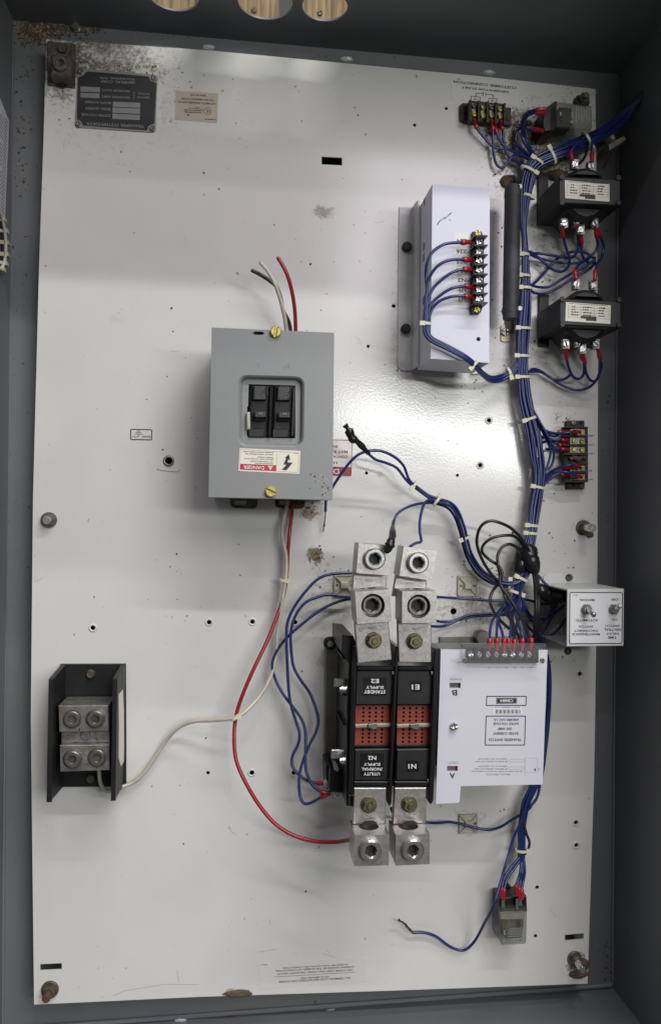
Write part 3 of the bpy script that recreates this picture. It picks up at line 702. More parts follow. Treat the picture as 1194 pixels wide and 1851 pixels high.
# stepped bracket: flange on the panel, riser, upper ledge
f0 = [P(*p, 2) for p in z_([(138, 285), (243, 285), (232, 1590), (160, 1590), (126, 1560), (130, 700)])]
x_r = P(zx(243), zy(285), 2)[0]; 
part('bracket_flange', B().prism(f0, 0.1, 2), 'white_sheet', t)
top = z_([(285, 225), (335, 225), (388, 1495), (322, 1562), (272, 1565), (275, 960)])
ax, ay = P(zx(285), zy(225), 28); bx, by = P(zx(272), zy(1562), 28)
gx, gy = P(zx(243), zy(285), 2); hx, hy = P(zx(232), zy(1590), 2)
ex, ey = q[0]; fx, fy = q[3]
b = B(); rise = [[(gx, gy, 0.1), (gx, gy, 2), (ax, ay, 28), (ex - .5, ey - 6, 28), (ex - .5, ey - 6, 26.5), (ax + 1.5, ay, 26.5)], [(hx, hy, 0.1), (hx, hy, 2), (bx, by, 28), (fx - .5, fy + .5, 28), (fx - .5, fy + .5, 26.5), (bx + 1.5, by, 26.5)]]
b.loft(rise, True, True, flat=True); part('bracket_riser', b, 'white_sheet', t)
for x, y in ((735, 446), (733, 594)):
    inst('rubber_stud', 'rs', lambda: B().cyl(0, 0, 0, 6, 5.2, 18, bev=1.5), 'rubber', (*P(x, y, 5), 2), t)
b = B().prism(pq(z_([(715, 1585), (850, 1560), (830, 1610), (725, 1618)]), 6), 4.5, 6); part('bracket_tab', b, 'white_sheet', t)
for y in (245, 600, 690, 1030):   # slots in the side of the case
    x0 = q[0][0] + (q[3][0] - q[0][0]) * ((y - 102) / 1393) - .1; yy = P(zx(340), zy(y), 45)[1]
    b = B(); b.box(x0 - .15, x0 + .05, yy - 4, yy + 4, 42, 48); part('vent_slot', b, 'ink_gray', t)
part('number_label', B().prism(pq([(819.5, 421), (853, 422), (850.5, 557), (819, 556)], MH + .15), MH + .02, MH + .15), 'sticker_white', t)
z2x = lambda x: 800 + x / 11.57; z2y = lambda y: 410 + y / 11.57
b = B()
for s_, x0, y0, x1, y1 in (('224', 290, 255, 500, 350), ('226', 278, 472, 498, 562), ('225', 282, 690, 500, 770), ('234', 282, 865, 500, 965), ('N3', 315, 1068, 487, 1158), ('N2', 322, 1262, 487, 1352), ('N1', 335, 1462, 487, 1555)):
    text(b, s_, z2x(x0), z2y(y0), z2x(x1), z2y(y1), MH + .3)
part('lettering', b, 'ink_black', t)
ts = MH
part('strip_body', B().prism(pq([(z2x(x), z2y(y)) for x, y in ((620, 95), (805, 95), (855, 200), (860, 1600), (795, 1780), (760, 1815), (600, 1815), (590, 1640), (600, 1560), (615, 200))], ts + 5), ts, ts + 5, bev=.5), 'phenolic', t)
part('strip_core', B().prism(pq([(z2x(x), z2y(y)) for x, y in ((635, 190), (858, 190), (855, 1640), (625, 1640))], ts + 9), ts + 5, ts + 9, bev=.4), 'phenolic', t)
for i, y in enumerate((185, 383, 582, 782, 985, 1185, 1388, 1585)):
    part('barrier', B().prism(pq([(z2x(x), z2y(yy)) for x, yy in ((655, y - 18), (940, y - 14), (936, y + 12), (650, y + 14))], ts + 20), ts + 4, ts + 20, bev=.2), 'phenolic', t)
for y in (292, 492, 688, 888, 1092, 1290, 1490): screw('phil', z2x(760), z2y(y), ts + 9, 6.6, 'steel', t, hh=3)
screw('phil', z2x(735), z2y(125), ts + 5, 5.6, 'brass', t, hh=2.4); screw('phil', z2x(718), z2y(1728), ts + 5, 5.8, 'brass', t, hh=2.4)
b = B()   # scratch marks on the lid
for a, c in (((440, 430), (460, 395)), ((460, 395), (490, 378)), ((490, 378), (520, 360)), ((520, 360), (555, 330)), ((442, 422), (470, 385)), ((448, 412), (466, 392)), ((488, 366), (512, 378)), ((530, 348), (556, 328)), ((536, 382), (546, 394))): line(b, (zx(a[0]), zy(a[1])), (zx(c[0]), zy(c[1])), 1.3, MH + .12)
part('scratch', b, 'ink_gray', t)

# ================================================================== resistor tube
t = thing('power_resistor', 'long dark ceramic resistor tube standing right of the white control box', 'resistor', (*P(927, 455), 0))
b = B().tube([P3(927, 337, 36), P3(926, 345, 36), P3(922, 568, 36), P3(922, 577, 36)], [8.0, 8.6, 8.6, 8.0], 20); part('ceramic_tube', b, 'resistor', t)
for (x, y) in ((922, 329), (914, 600)):
    b = B().prism(pround([(x - 9, y - 13), (x + 9, y - 13), (x + 9, y + 17), (x - 9, y + 17)], 2, 2.5), .1, 2); part('bracket', b, 'dusty_black' if y < 400 else 'beige_clip', t)
    inst('screw', ('rsw', y), lambda: b_phillips(4.4, 2.6), 'grimy_steel' if y < 400 else 'dull_steel', (*P(x - 1, y, 4), 2), t)
part('bracket', B().prism(pq([(916, 572), (930, 572), (930, 600), (916, 600)], 8), 2, 3.5), 'dusty_black', t)
for y in (352, 562):
    inst('end_cap', ('rc', y), lambda: B().tube([Vector((0, -3, 0)), Vector((0, 3, 0))], 9.0, 20), 'resistor', (*P(926 - (y - 352) * .02, y, 36), 36), t)
for x, y in ((938, 338), (938, 558)): inst('terminal', 'rt', lambda: b_disc(2.6, 4), 'dull_steel', (*P(x, y, 40), 38), t)

# ================================================================== transformers
def transformer(x, y, lab, labq, upper):
    """x, y: upper left of the label in the photo"""
    HT = 68.0
    t = thing('control_transformer', lab, 'transformer', (*P(x + 40, y + 20, 0), 0), 'control transformers')
    d = lambda l, h: pq([(x + a, y + c + a * .045) for a, c in l], h)
    part('base_foot', B().prism(d([(-48, -12), (-30, -12), (-30, 82), (-48, 82)], 4), .1, 4, bev=.5), 'black_matte', t)
    part('base_foot', B().prism(d([(38, -14), (54, -14), (54, 80), (38, 80)], 4), .1, 4, bev=.5), 'black_matte', t)
    part('core_stack', B().prism(d([(-11, -6), (100, -6), (100, 42), (-11, 42)], HT), 4, HT, bev=1), 'black_matte', t)
    b = B()
    pr = d([(2, -5), (9, -14), (22, -23), (38, -26), (56, -23), (68, -14), (74, -5)], 56); b.prism(pr, 10, 56, bev=4)
    part('coil', b, 'black_matte', t)
    b = B(); pr = d([(0, 41), (8, 55), (22, 67), (38, 71), (56, 66), (68, 55), (76, 41)], 56); b.prism(pr, 10, 56, bev=4); part('coil', b, 'black_matte', t)
    part('paper_band', B().prism(d([(2, 40), (80, 40), (76, 44), (6, 44)], HT - 3), HT - 10, HT - 3), 'fish_paper', t)
    for (a, c) in ((-6, -8), (96, -7), (-6, 38), (96, 38)): inst('core_bolt', 'cb', lambda: b_hexbolt(3, 2), 'black_matte', (*P(x + a, y + c + 3, HT + 1), HT), t)
    q = pq(labq, HT + .3); part('rating_label', B().prism(q, HT + .03, HT + .3), 'sticker_cream', t)
    lx, ly = labq[0]; b = B(); s2 = .06; h = HT + .45
    for k in range(1, 6): line(b, (lx + 4, ly + 4 + k * 4.6), (lx + 78, ly + 4 + k * 4.6 + 4.2), .35, h)
    for k in (4, 27, 51, 78): line(b, (lx + k, ly + 5 + k * .05), (lx + k, ly + 29 + k * .05), .4, h)
    greek(b, lx + 5, ly + 2, lx + 76, ly + 4, 1, h, s2, .5, 3)
    for k, (gx0, gx1) in enumerate(((9, 22), (30, 47), (58, 72))): greek(b, lx + gx0, ly + 6.5 + gx0 * .05, lx + gx1, ly + 26 + gx0 * .05, 4, h, s2, .45, k)
    poly(b, [(lx + 27, ly + 25), (lx + 55, ly + 26.5), (lx + 55, ly + 34.5), (lx + 36, ly + 33.5), (lx + 36, ly + 30), (lx + 27, ly + 29.5)], h)
    part('lettering', b, 'ink_black', t)
    for i, (a, c, m1) in enumerate(upper):
        px, py = x + a, y + c
        part('terminal_tab', B().prism(pq([(px - 6, py - 8), (px + 6, py - 8), (px + 6, py + 9), (px - 6, py + 9)], 44), 38, 44), 'dull_steel', t)
        screw('slot', px, py, 44, 6.2, 'steel', t, hh=3.4)
    return t
transformer(1020.5, 325.5, 'upper transformer, its label in deep shade below the thick wire branch', [(1020, 325.7), (1100.5, 333), (1100.5, 364.7), (1020.7, 358)], [(18, -30, 0), (47, -26, 0), (-1, 77, 0), (23, 74, 0), (29, 89, 0), (54, 77, 0)])
transformer(1021.5, 546, 'lower transformer, with four screws and red connectors hanging under its label', [(1022, 546), (1103, 551.8), (1102, 585.5), (1021, 580)], [(20, -33, 0), (51, -31, 0), (1, 75, 0), (23, 72, 0), (31, 84, 0), (55, 75, 0)])

# ================================================================== relays
def relay(body, cover, label_, at, base, pins, inner, pr):
    t = thing('cube_relay', label_, 'relay', at, 'clear cased relays')
    part('relay_base', B().prism(pq(base, 26), 2, 26, bev=.8), 'black_plastic', t)
    part('coil', B().prism(pq(inner, 26), 6, 26, bev=2), 'coil_white', t)
    bb = B().prism(pround(body, 35, 2.5), 4, 35, bev=1.2); part('clear_case', bb, 'relay_case', t)
    return t
t = relay([(905, 1645), (952.5, 1642), (950.5, 1707), (905, 1709)], None, 'clear cased relay at the lower end of the blue wiring, with white print', (*P(925, 1670), 0),
          [(902, 1624), (951, 1620), (952, 1648), (904, 1650)], None, [(913, 1661), (945, 1660), (944, 1697), (913, 1698)], None)
for x in (908.5, 942): part('contact_arm', B().prism(pq([(x - 3, 1662), (x + 3, 1662), (x + 3, 1679), (x - 3, 1679)], 33), 27, 33), 'copper', t)
part('contact_block', B().prism(pq([(904, 1652), (948, 1650), (948, 1661), (904, 1662)], 32), 27, 32), 'nylon_dirty', t)
b = B(); rd = random.Random(5)
for i in range(9): rect(b, 926 - rd.random() * 10, 1678 + i * 2.9, 945, 1679.2 + i * 2.9, 35.3, -.05)
for x, y in ((911, 1683), (911, 1688), (910, 1700), (940, 1700)): rect(b, x - 1.5, y - 2, x + 1.5, y + 2, 35.3)
part('lettering', b, 'ink_dirty', t)
for x, y in ((909, 1634), (940, 1630), (934, 1636)): part('blade_terminal', B().prism(pq([(x - 2.5, y - 10), (x + 2.5, y - 10), (x + 2.5, y + 7), (x - 2.5, y + 7)], 31), 29.6, 31), 'dull_steel', t)
inst('screw', 'rl2', lambda: b_phillips(4.5, 2.5), 'dull_steel', (*P(915, 1604, 3), 1.5), t)

t = thing('cube_relay', 'relay lying in deep shade at the upper right panel corner', 'relay', (*P(1038, 215), 0), 'clear cased relays')
part('relay_base', B().prism(pq([(982, 198), (1003, 182), (1006, 183), (1003, 236), (984, 238), (980, 224)], 32), 2, 32, bev=.8), 'black_plastic', t)
part('coil', B().prism(pq([(1012, 192), (1034, 194), (1034, 226), (1012, 224)], 32), 6, 32, bev=2), 'phenolic', t)
part('clear_case', B().prism(pround([(1005, 183), (1069, 190), (1070, 234), (1003, 230)], 42, 2.5), 8, 42, bev=1.2), 'relay_case', t)
b = B()
for i in range(9): rect(b, 1040 + i * 3, 193 + (i % 3), 1041.4 + i * 3, 222 - (i * 7 % 9), 42.4)
rect(b, 1032, 202, 1034.5, 214, 42.4); rect(b, 1011, 202, 1014, 209, 42.4); rect(b, 1030, 218, 1035, 222, 42.4)
part('lettering', b, 'ink_dirty', t)
part('mounting_ear', B().prism(pround([(1036, 186), (1040, 172), (1062, 172), (1066, 190)], 4, 4), .1, 4), 'dusty_black', t)
inst('bolt', 'rb1', lambda: b_hexbolt(6, 5, 5, 3.5), 'grimy_steel', (*P(1054, 178, 6), 4), t)
part('mounting_ear', B().prism(pround([(952, 213), (985, 213), (985, 236), (952, 234)], 3, 3), .1, 3), 'dull_steel', t)
inst('screw', 'rb2', lambda: b_phillips(5, 3), 'steel', (*P(972, 224, 5), 3), t); inst('dirt_clump', 'rb3', lambda: B().cyl(0, 0, 0, 2, 4, 9, r1=2), 'mud', (*P(956, 222, 4), 3), t)

# ================================================================== breaker box
BH = 100.0
t = thing('breaker_box', 'grey steel breaker box with two breakers and a DANGER sticker', 'breaker box', (*P(491, 748), 0))
FQ = [(382.5, 592), (603.7, 601.5), (600.8, 903.5), (377, 898.5)]
q = pq(FQ, BH); Q = [Vector(p) for p in q]
def boxuv(u, v, z):   # u, v in 0..1 across the front
    a = Q[0].lerp(Q[1], u); c = Q[3].lerp(Q[2], u); r = a.lerp(c, v); return (r.x, r.y, z)
def mapf(pts, h): return pq([(360 + x / 3.98, 570 + y / 3.98) for x, y in pts], h)
rec_o = pround([(360 + x / 3.98, 570 + y / 3.98) for x, y in ((277, 425), (760, 440), (752, 948), (275, 940))], BH, 10, 6)
rec_i = pround([(360 + x / 3.98, 570 + y / 3.98) for x, y in ((313, 458), (729, 470), (722, 928), (308, 918))], BH - 7, 6, 6)
opening = mapf([(356, 495), (692, 505), (690, 885), (352, 880), (343, 862), (345, 660), (352, 652)], BH - 7)
slot = pround([(360 + x / 3.98, 570 + y / 3.98) for x, y in ((385, 116), (470, 118), (468, 141), (384, 139))], BH, 3)
b = B(); b.plate(q, [rec_o, slot], BH - 1.2, BH)
ro = rec_o if area(rec_o) > 0 else rec_o[::-1]; ri = rec_i if area(rec_i) > 0 else rec_i[::-1]
st = lambda l, z: [(x, y, z) for x, y in l]
ro_in = inset(ro, 1.6)
b.loft([st(ro, BH), st(ro_in, BH - .8), st([((a[0] + c[0]) / 2, (a[1] + c[1]) / 2) for a, c in zip(ro_in, ri)], BH - 4), st(ri, BH - 7)], False, False)
b.plate(rec_i, [opening], BH - 8.2, BH - 7)
for i in range(4):    # turned sides of the cover
    a, c = Q[i], Q[(i + 1) % 4]; d = (c - a).normalized(); nn = Vector((-d.y, d.x)); nn = nn * (1.2 if area(q) > 0 else -1.2)
    b.prism([tuple(a), tuple(c), tuple(c + nn), tuple(a + nn)], BH - 30, BH - 1.2)
part('cover', b, 'box_paint', t)
ins = inset(q if area(q) > 0 else q[::-1], 1.4)
b = B(); b.plate(ins, [inset(ins, 1.3)], 1.5, BH - 8); b.prism(inset(ins, .2), .3, 1.5); part('box_body', b, 'box_paint', t)
for x0, x1, m1 in ((416, 465, 'grimy_steel'), (497, 551, 'rusty')):   # feet with slots below the lower edge
    f = pround([(x0, 893), (x1, 893), (x1, 920), (x0, 918)], 3, 6, 5); sl_ = pround([(x0 + 7, 905), (x1 - 7, 905), (x1 - 7, 914), (x0 + 7, 913)], 3, 2.5, 4)
    part('mounting_foot', B().plate(f, [sl_], .4, 3), m1, t)
    inst('foot_screw', ('fs', x0), lambda: b_disc(4.4, 3), m1, (*P(x1 - 12, 910, 3), .4), t)
for x, y in ((498.3, 599), (489.4, 888.5)):
    inst('cover_screw', 'cs', lambda: b_slotted(10 * mmpx(BH), 4.5), 'yellow_zinc', (*P(x, y, BH + 4), BH), t, math.radians(80 if y < 700 else -25))
b = B().prism(mapf([(340, 700), (365, 696), (368, 820), (342, 825)], BH - 3), BH - 9, BH - 1, bev=1); part('latch_tab', b, 'nylon_dirty', t)
# breakers, one inch modules
z3 = lambda l, h: pq([(430 + x / 9.185, 670 + y / 9.185) for x, y in l], h)
for i, dx in enumerate((0, 398)):
    g = lambda x0, y0, x1, y1, sl_=-.04: [(x0 + dx + y0 * sl_ + 10, y0 + dx * .02), (x1 + dx + y0 * sl_ + 10, y0 + dx * .02), (x1 + dx + y1 * sl_ + 10, y1 + dx * .02), (x0 + dx + y1 * sl_ + 10, y1 + dx * .02)]
    br = part('circuit_breaker', B().prism(z3(g(188, 240, 590 - i * 25, 1105), BH - 10), BH - 60, BH - 10, bev=.5), 'black_plastic', t)
    br['label'] = ('left breaker, nearer the latch tab', 'right breaker')[i]
    part('label_field', B().prism(z3(g(260, 250, 470, 485), BH - 4), BH - 10, BH - 4, bev=.4), 'black_plastic', br)
    part('rib', B().prism(z3(g(530, 245, 575 - i * 25, 1100), BH - 2), BH - 10, BH - 2, bev=1.6), 'black_plastic', br)
    part('rib', B().prism(z3(g(205, 240, 235, 1100), BH - 6), BH - 10, BH - 6, bev=.8), 'black_plastic', br)
    part('lower_block', B().prism(z3(g(205, 960, 470, 1100), BH - 5), BH - 10, BH - 5, bev=.6), 'phenolic', br)
    b = B(); rings = []
    for y, z in ((665, BH - 6), (675, BH + 3), (765, BH + 4.5), (790, BH + 2), (835, BH - 8)):
        l = z3([(285 + dx, y + dx * .02), (462 + dx, y + dx * .02)], z); rings.append([(*l[0], z), (*l[1], z)])
    vs = [p for r in rings for p in r]; k = len(rings)
    b.add(vs, [[2 * j, 2 * j + 2, 2 * j + 3, 2 * j + 1] for j in range(k - 1)]); 
    b.add(vs, [[2 * j for j in range(k)][::-1], [2 * j + 1 for j in range(k)]])
    hd = part('handle', b, 'black_plastic', br)
    b = B(); l = z3([(287 + dx, 768 + dx * .02), (460 + dx, 768 + dx * .02), (455 + dx, 832 + dx * .02), (275 + dx, 826 + dx * .02)], BH); 
    l1 = z3([(285 + dx, 767 + dx * .02), (462 + dx, 767 + dx * .02)], BH + 4.6); l2 = z3([(280 + dx, 835 + dx * .02), (460 + dx, 835 + dx * .02)], BH - 7.8)
    b.add([(*l1[0], BH + 4.7), (*l1[1], BH + 4.7), (*l2[1], BH - 5), (*l2[0], BH - 5)], [[0, 3, 2, 1]]); part('handle_front', b, 'handle_tan', br)
    b = B(); n2 = lambda x, y: (430 + (x + dx) / 9.185, 670 + (y + dx * .02) / 9.185)
    text(b, '20', *n2(345, 697), *n2(415, 727), BH + 3.9 + .9, .02)
    greek(b, *n2(275, 262), *n2(460, 475), 12, BH - 3.8, .02, .26, 4 + i); greek(b, *n2(478, 285), *n2(512, 410), 7, BH - 9.6, .02, .3, 9)
    part('lettering', b, 'ink_dirty', br)
# sticker
st_ = part('danger_sticker', B().prism(pq([(433, 810), (542.8, 815), (541, 856.6), (431, 851.3)], BH + .25), BH + .03, BH + .25), 'sticker_cream', t)
z4 = lambda x, y: (425 + x / 9.552, 800 + y / 9.552)
b = B()
poly(b, [z4(85, 365), z4(712, 392), z4(708, 494), z4(80, 466)], BH + .4)
for a, c in (((92, 118), (1105, 178)), ((1105, 178), (1085, 515)), ((1085, 515), (708, 494)), ((722, 155), (712, 392)), ((92, 118), (85, 365))): line(b, z4(*a), z4(*c), .4, BH + .4)
part('red_field', b, 'ink_red', st_)
b = B(); text(b, 'DANGER', *z4(142, 392), *z4(498, 452), BH + .6, .045)
poly(b, [z4(562, 402), z4(650, 407), z4(605, 478)], BH + .6); part('white_word', b, 'ink_white', st_)
b = B(); poly(b, [z4(600, 415), z4(612, 416), z4(608, 448), z4(602, 448)], BH + .7); part('exclamation_mark', b, 'ink_red', st_)
b = B()
bolt_ = [(930, 200), (948, 305), (918, 290), (900, 340), (992, 347), (885, 476), (800, 472), (885, 383), (832, 378), (880, 268), (855, 262)]
tri = tessellate_polygon([[Vector((*z4(*p), 0)) for p in bolt_]]); bp = [P(*z4(*p), BH + .4) for p in bolt_]
b.add([(x, y, BH + .4) for x, y in bp], [t3 if area([bp[i] for i in t3]) > 0 else t3[::-1] for t3 in [list(x) for x in tri]])
for s_, x0, y0, x1, y1 in (('EQUIPMENT BEFORE WORKING INSIDE', 140, 143, 662, 162), ('TURN OFF POWER SUPPLYING THIS', 175, 182, 660, 200), ('PROPERTY DAMAGE', 385, 240, 660, 258), ('PERSONAL INJURY OR SUBSTANTIAL', 152, 262, 658, 282), ('WILL CAUSE DEATH, SEVERE', 260, 308, 655, 328), ('HAZARDOUS VOLTAGE', 345, 347, 655, 365), ('997382', 1005, 180, 1085, 192)):
    text(b, s_, *z4(x0, y0), *z4(x1, y1), BH + .4, .04)
part('lettering', b, 'ink_black', st_)
b = B(); rd = random.Random(11)
for i in range(13):
    x = rd.uniform(820, 950); y = rd.uniform(1120, 1310); a = rd.uniform(.5, 1.2); l = rd.uniform(20, 80)
    line(b, (360 + x / 3.98, 570 + y / 3.98), (360 + min(x + l * math.cos(a), 958) / 3.98, 570 + min(y + l * math.sin(a), 1315) / 3.98), rd.uniform(.4, .8), BH + .12)
part('scratch', b, 'sticker_aged', t)
b = B()
for i in range(14):
    x = rd.uniform(790, 940); y = rd.uniform(1130, 1290); k = rd.uniform(1, 4); c0 = (360 + x / 3.98, 570 + y / 3.98)
    poly(b, [(c0[0] + k * .6 * math.cos(a) * rd.uniform(.5, 1.2), c0[1] + k * .6 * math.sin(a) * rd.uniform(.5, 1.2)) for a in [j * PI / 3 for j in range(6)]], BH + .16)
part('rust_chip', b, 'rusty', t)
b = B(); h = BH + .12
for pts in ([(605, 365), (615, 378), (610, 392)], [(632, 350), (622, 372), (648, 368)], [(648, 345), (640, 392)], [(410, 350), (428, 352), (425, 378)]):
    for a, c in zip(pts, pts[1:]): line(b, (360 + a[0] / 3.98, 570 + a[1] / 3.98), (360 + c[0] / 3.98, 570 + c[1] / 3.98), .6, h)
part('pencil_mark', b, 'ink_gray', t)

# ================================================================== toggle box
TH = 78.0
t = thing('toggle_box', 'white open-sided box with two toggle switches, overhanging the right panel edge', 'switch box', (*P(1050, 1110), 0))
FQ = [(1024.6, 1065.5), (1127, 1064.5), (1126, 1167.5), (1023.6, 1168.7)]
q = [Vector(p) for p in pq(FQ, TH)]
part('front_plate', B().prism([tuple(p) for p in q], TH - 1.6, TH, bev=.5), 'white_sheet', t)
def side(a, c, z0, z1, thk, name, mtl='white_sheet'):
    d = (c - a).normalized(); nn = Vector((-d.y, d.x)) * thk
    return part(name, B().prism([tuple(a), tuple(c), tuple(c + nn), tuple(a + nn)], z0, z1), mtl, t)
side(q[1], q[0], .1, TH - 1.6, 1.6, 'upper_plate'); side(q[3], q[2], .1, TH - 1.6, 1.6, 'lower_plate'); side(q[2], q[1], 4, TH - 1.6, 1.6, 'right_plate')
part('flange', B().prism(pround([(983, 1036), (1078, 1036), (1078, 1062), (978, 1062)], 2, 6), .1, 2), 'white_sheet', t)
part('flange', B().prism(pround([(985, 1160), (1070, 1160), (1070, 1186), (988, 1186)], 2, 6), .1, 2), 'white_sheet', t)
for x, y in ((1029, 1044), (1027, 1177.5)): screw('phil', x, y, 2, 6.5, 'grimy_steel', t, hh=3)
z5 = lambda x, y: (850 + x / 3.98, 920 + y / 3.98)
fp = part('faceplate_sticker', B().prism(pround([z5(708, 595), z5(1095, 597), z5(1092, 972), z5(705, 975)], TH + .2, 2), TH + .03, TH + .2), 'sticker_white', t)
b = B(); o2 = pround([z5(710, 597), z5(1094, 599), z5(1090, 970), z5(707, 973)], TH + .3, 2); b.plate(o2, [inset(o2 if area(o2) > 0 else o2[::-1], .95)], TH + .22, TH + .32)
for s_, x0, y0, x1, y1 in (('MANUAL', 780, 647, 890, 664), ('OFF', 1010, 642, 1062, 659), ('ON', 1015, 788, 1052, 805), ('AUTOMATIC', 752, 792, 915, 810), ('SWITCH', 778, 838, 880, 854), ('DISCONNECT', 742, 868, 915, 884), ('MAINTENANCE', 730, 893, 928, 910),
                           ('SWITCH', 968, 833, 1070, 849), ('NEUTRAL', 958, 860, 1080, 877), ('DELAY', 975, 890, 1062, 905), ('TIME', 985, 916, 1050, 933), ('76411', 730, 616, 770, 624)):
    text(b, s_, *z5(x0, y0), *z5(x1, y1), TH + .35, 0.0)
part('lettering', b, 'ink_black', fp)
for (x, y), (tx, ty), lab in (((836, 722), (885, 764), 'toggle pointing to AUTOMATIC'), ((1033, 722), (1073, 696), 'toggle pointing to OFF')):
    px, py = z5(x, y); qx, qy = z5(tx, ty)
    sw = put('toggle_switch', None, (*P(px, py, TH), TH), t); sw['label'] = lab
    o_ = part('collar_nut', B().cyl(*P(px, py, TH + 2), TH + .3, TH + 3, 5.6, 6, bev=.5), 'dull_steel', sw)
    part('threaded_bush', B().cyl(*P(px, py, TH + 4), TH + 3, TH + 6, 4.3, 18, bev=.6), 'dull_steel', sw)
    part('lever', B().tube([P3(px, py, TH + 5), P3((px + qx) / 2, (py + qy) / 2, TH + 11), P3(qx, qy, TH + 16), P3(qx + (qx - px) * .08, qy + (qy - py) * .08, TH + 17)], [1.7, 1.9, 2.7, 1.8], 12), 'steel', sw)

# ================================================================== transfer switch
XH = 112.0
t = thing('transfer_switch', 'black two-pole transfer switch with red arc chutes and white control cover', 'transfer switch', (*P(800, 1300), 0))
xf = t
z6 = lambda x, y: (560 + x / 4.264, 1130 + y / 4.264)     # first close-up
def P6(l, h): return pq([z6(*p) for p in l], h)
# steel base rail on the left
part('base_rail', B().prism(pq([(589, 1160), (630, 1160), (626, 1400), (586, 1400)], 12), .3, 12, bev=.6), 'galvanised', t)
b = B().prism(pq([(613, 1180), (622, 1180), (620, 1385), (611, 1385)], 24), 12, 24, bev=.5); part('rail_lip', b, 'galvanised', t)
part('base_tray', B().prism(pq([(795, 1152), (985, 1150), (985, 1160), (960, 1400), (795, 1400)], 4), .3, 4), 'galvanised', t)
for x, y in ((597, 1164), (597, 1392)):
    inst('mounting_bolt', 'mb', lambda: B().cyl(0, 0, 0, 7, 6.8, 20, bev=1.5), 'black_matte', (*P(x, y, 20), 12), t)
    inst('hex_nut', 'mbn', lambda: b_hexbolt(3.4, 2.6, 1.5, 1.8), 'steel', (*P(x, y, 21), 19), t)
part('mounting_bolt', B().cyl(*P(872, 1153, 14), 4, 16, 8, 18, bev=1), 'dull_steel', t)
# black moulded frame: left wall, two dividers
part('left_wall', B().prism(P6([(248, 75), (335, 85), (362, 165), (345, 560), (325, 1395), (318, 1395), (280, 1395), (285, 600), (300, 300), (245, 200)], XH - 12), 14, XH - 12, bev=.6), 'black_plastic', t)
part('left_rib', B().prism(P6([(335, 165), (365, 170), (355, 560), (343, 990), (332, 1395), (308, 1395), (318, 900)], XH), XH - 12, XH, bev=.8), 'black_plastic', t)
for y0, y1 in ((200, 212), (245, 257), (530, 540), (760, 770)):
    part('frame_rib', B().prism(P6([(247, y0), (340, y0 + 20), (340, y1 + 20), (247, y1)], XH - 20), 40, XH - 20, bev=.4), 'black_plastic', t)
def div(x0, x1, xb0, xb1, ytop, ybot):
    part('divider', B().prism(P6([(x0, ytop), (x1, ytop), (xb1, ybot - 30), ((xb0 + xb1) / 2, ybot), (xb0, ybot - 20)], XH + 2), 30, XH + 2, bev=.8), 'black_plastic', t)
div(660, 686, 600, 628, 165, 1400); div(958, 1004, 912, 950, 180, 1385)
part('left_fin', B().prism(P6([(300, 1310), (342, 1310), (335, 1400), (318, 1402)], XH), 30, XH, bev=.6), 'black_plastic', t)
part('floor_block', B().prism(P6([(340, 300), (960, 300), (915, 1240), (330, 1240)], XH - 22), 14, XH - 22), 'black_plastic', t)
cols = ((362, 655, 345, 612, 352, 640, 340, 605), (680, 955, 668, 925, 675, 950, 655, 915))
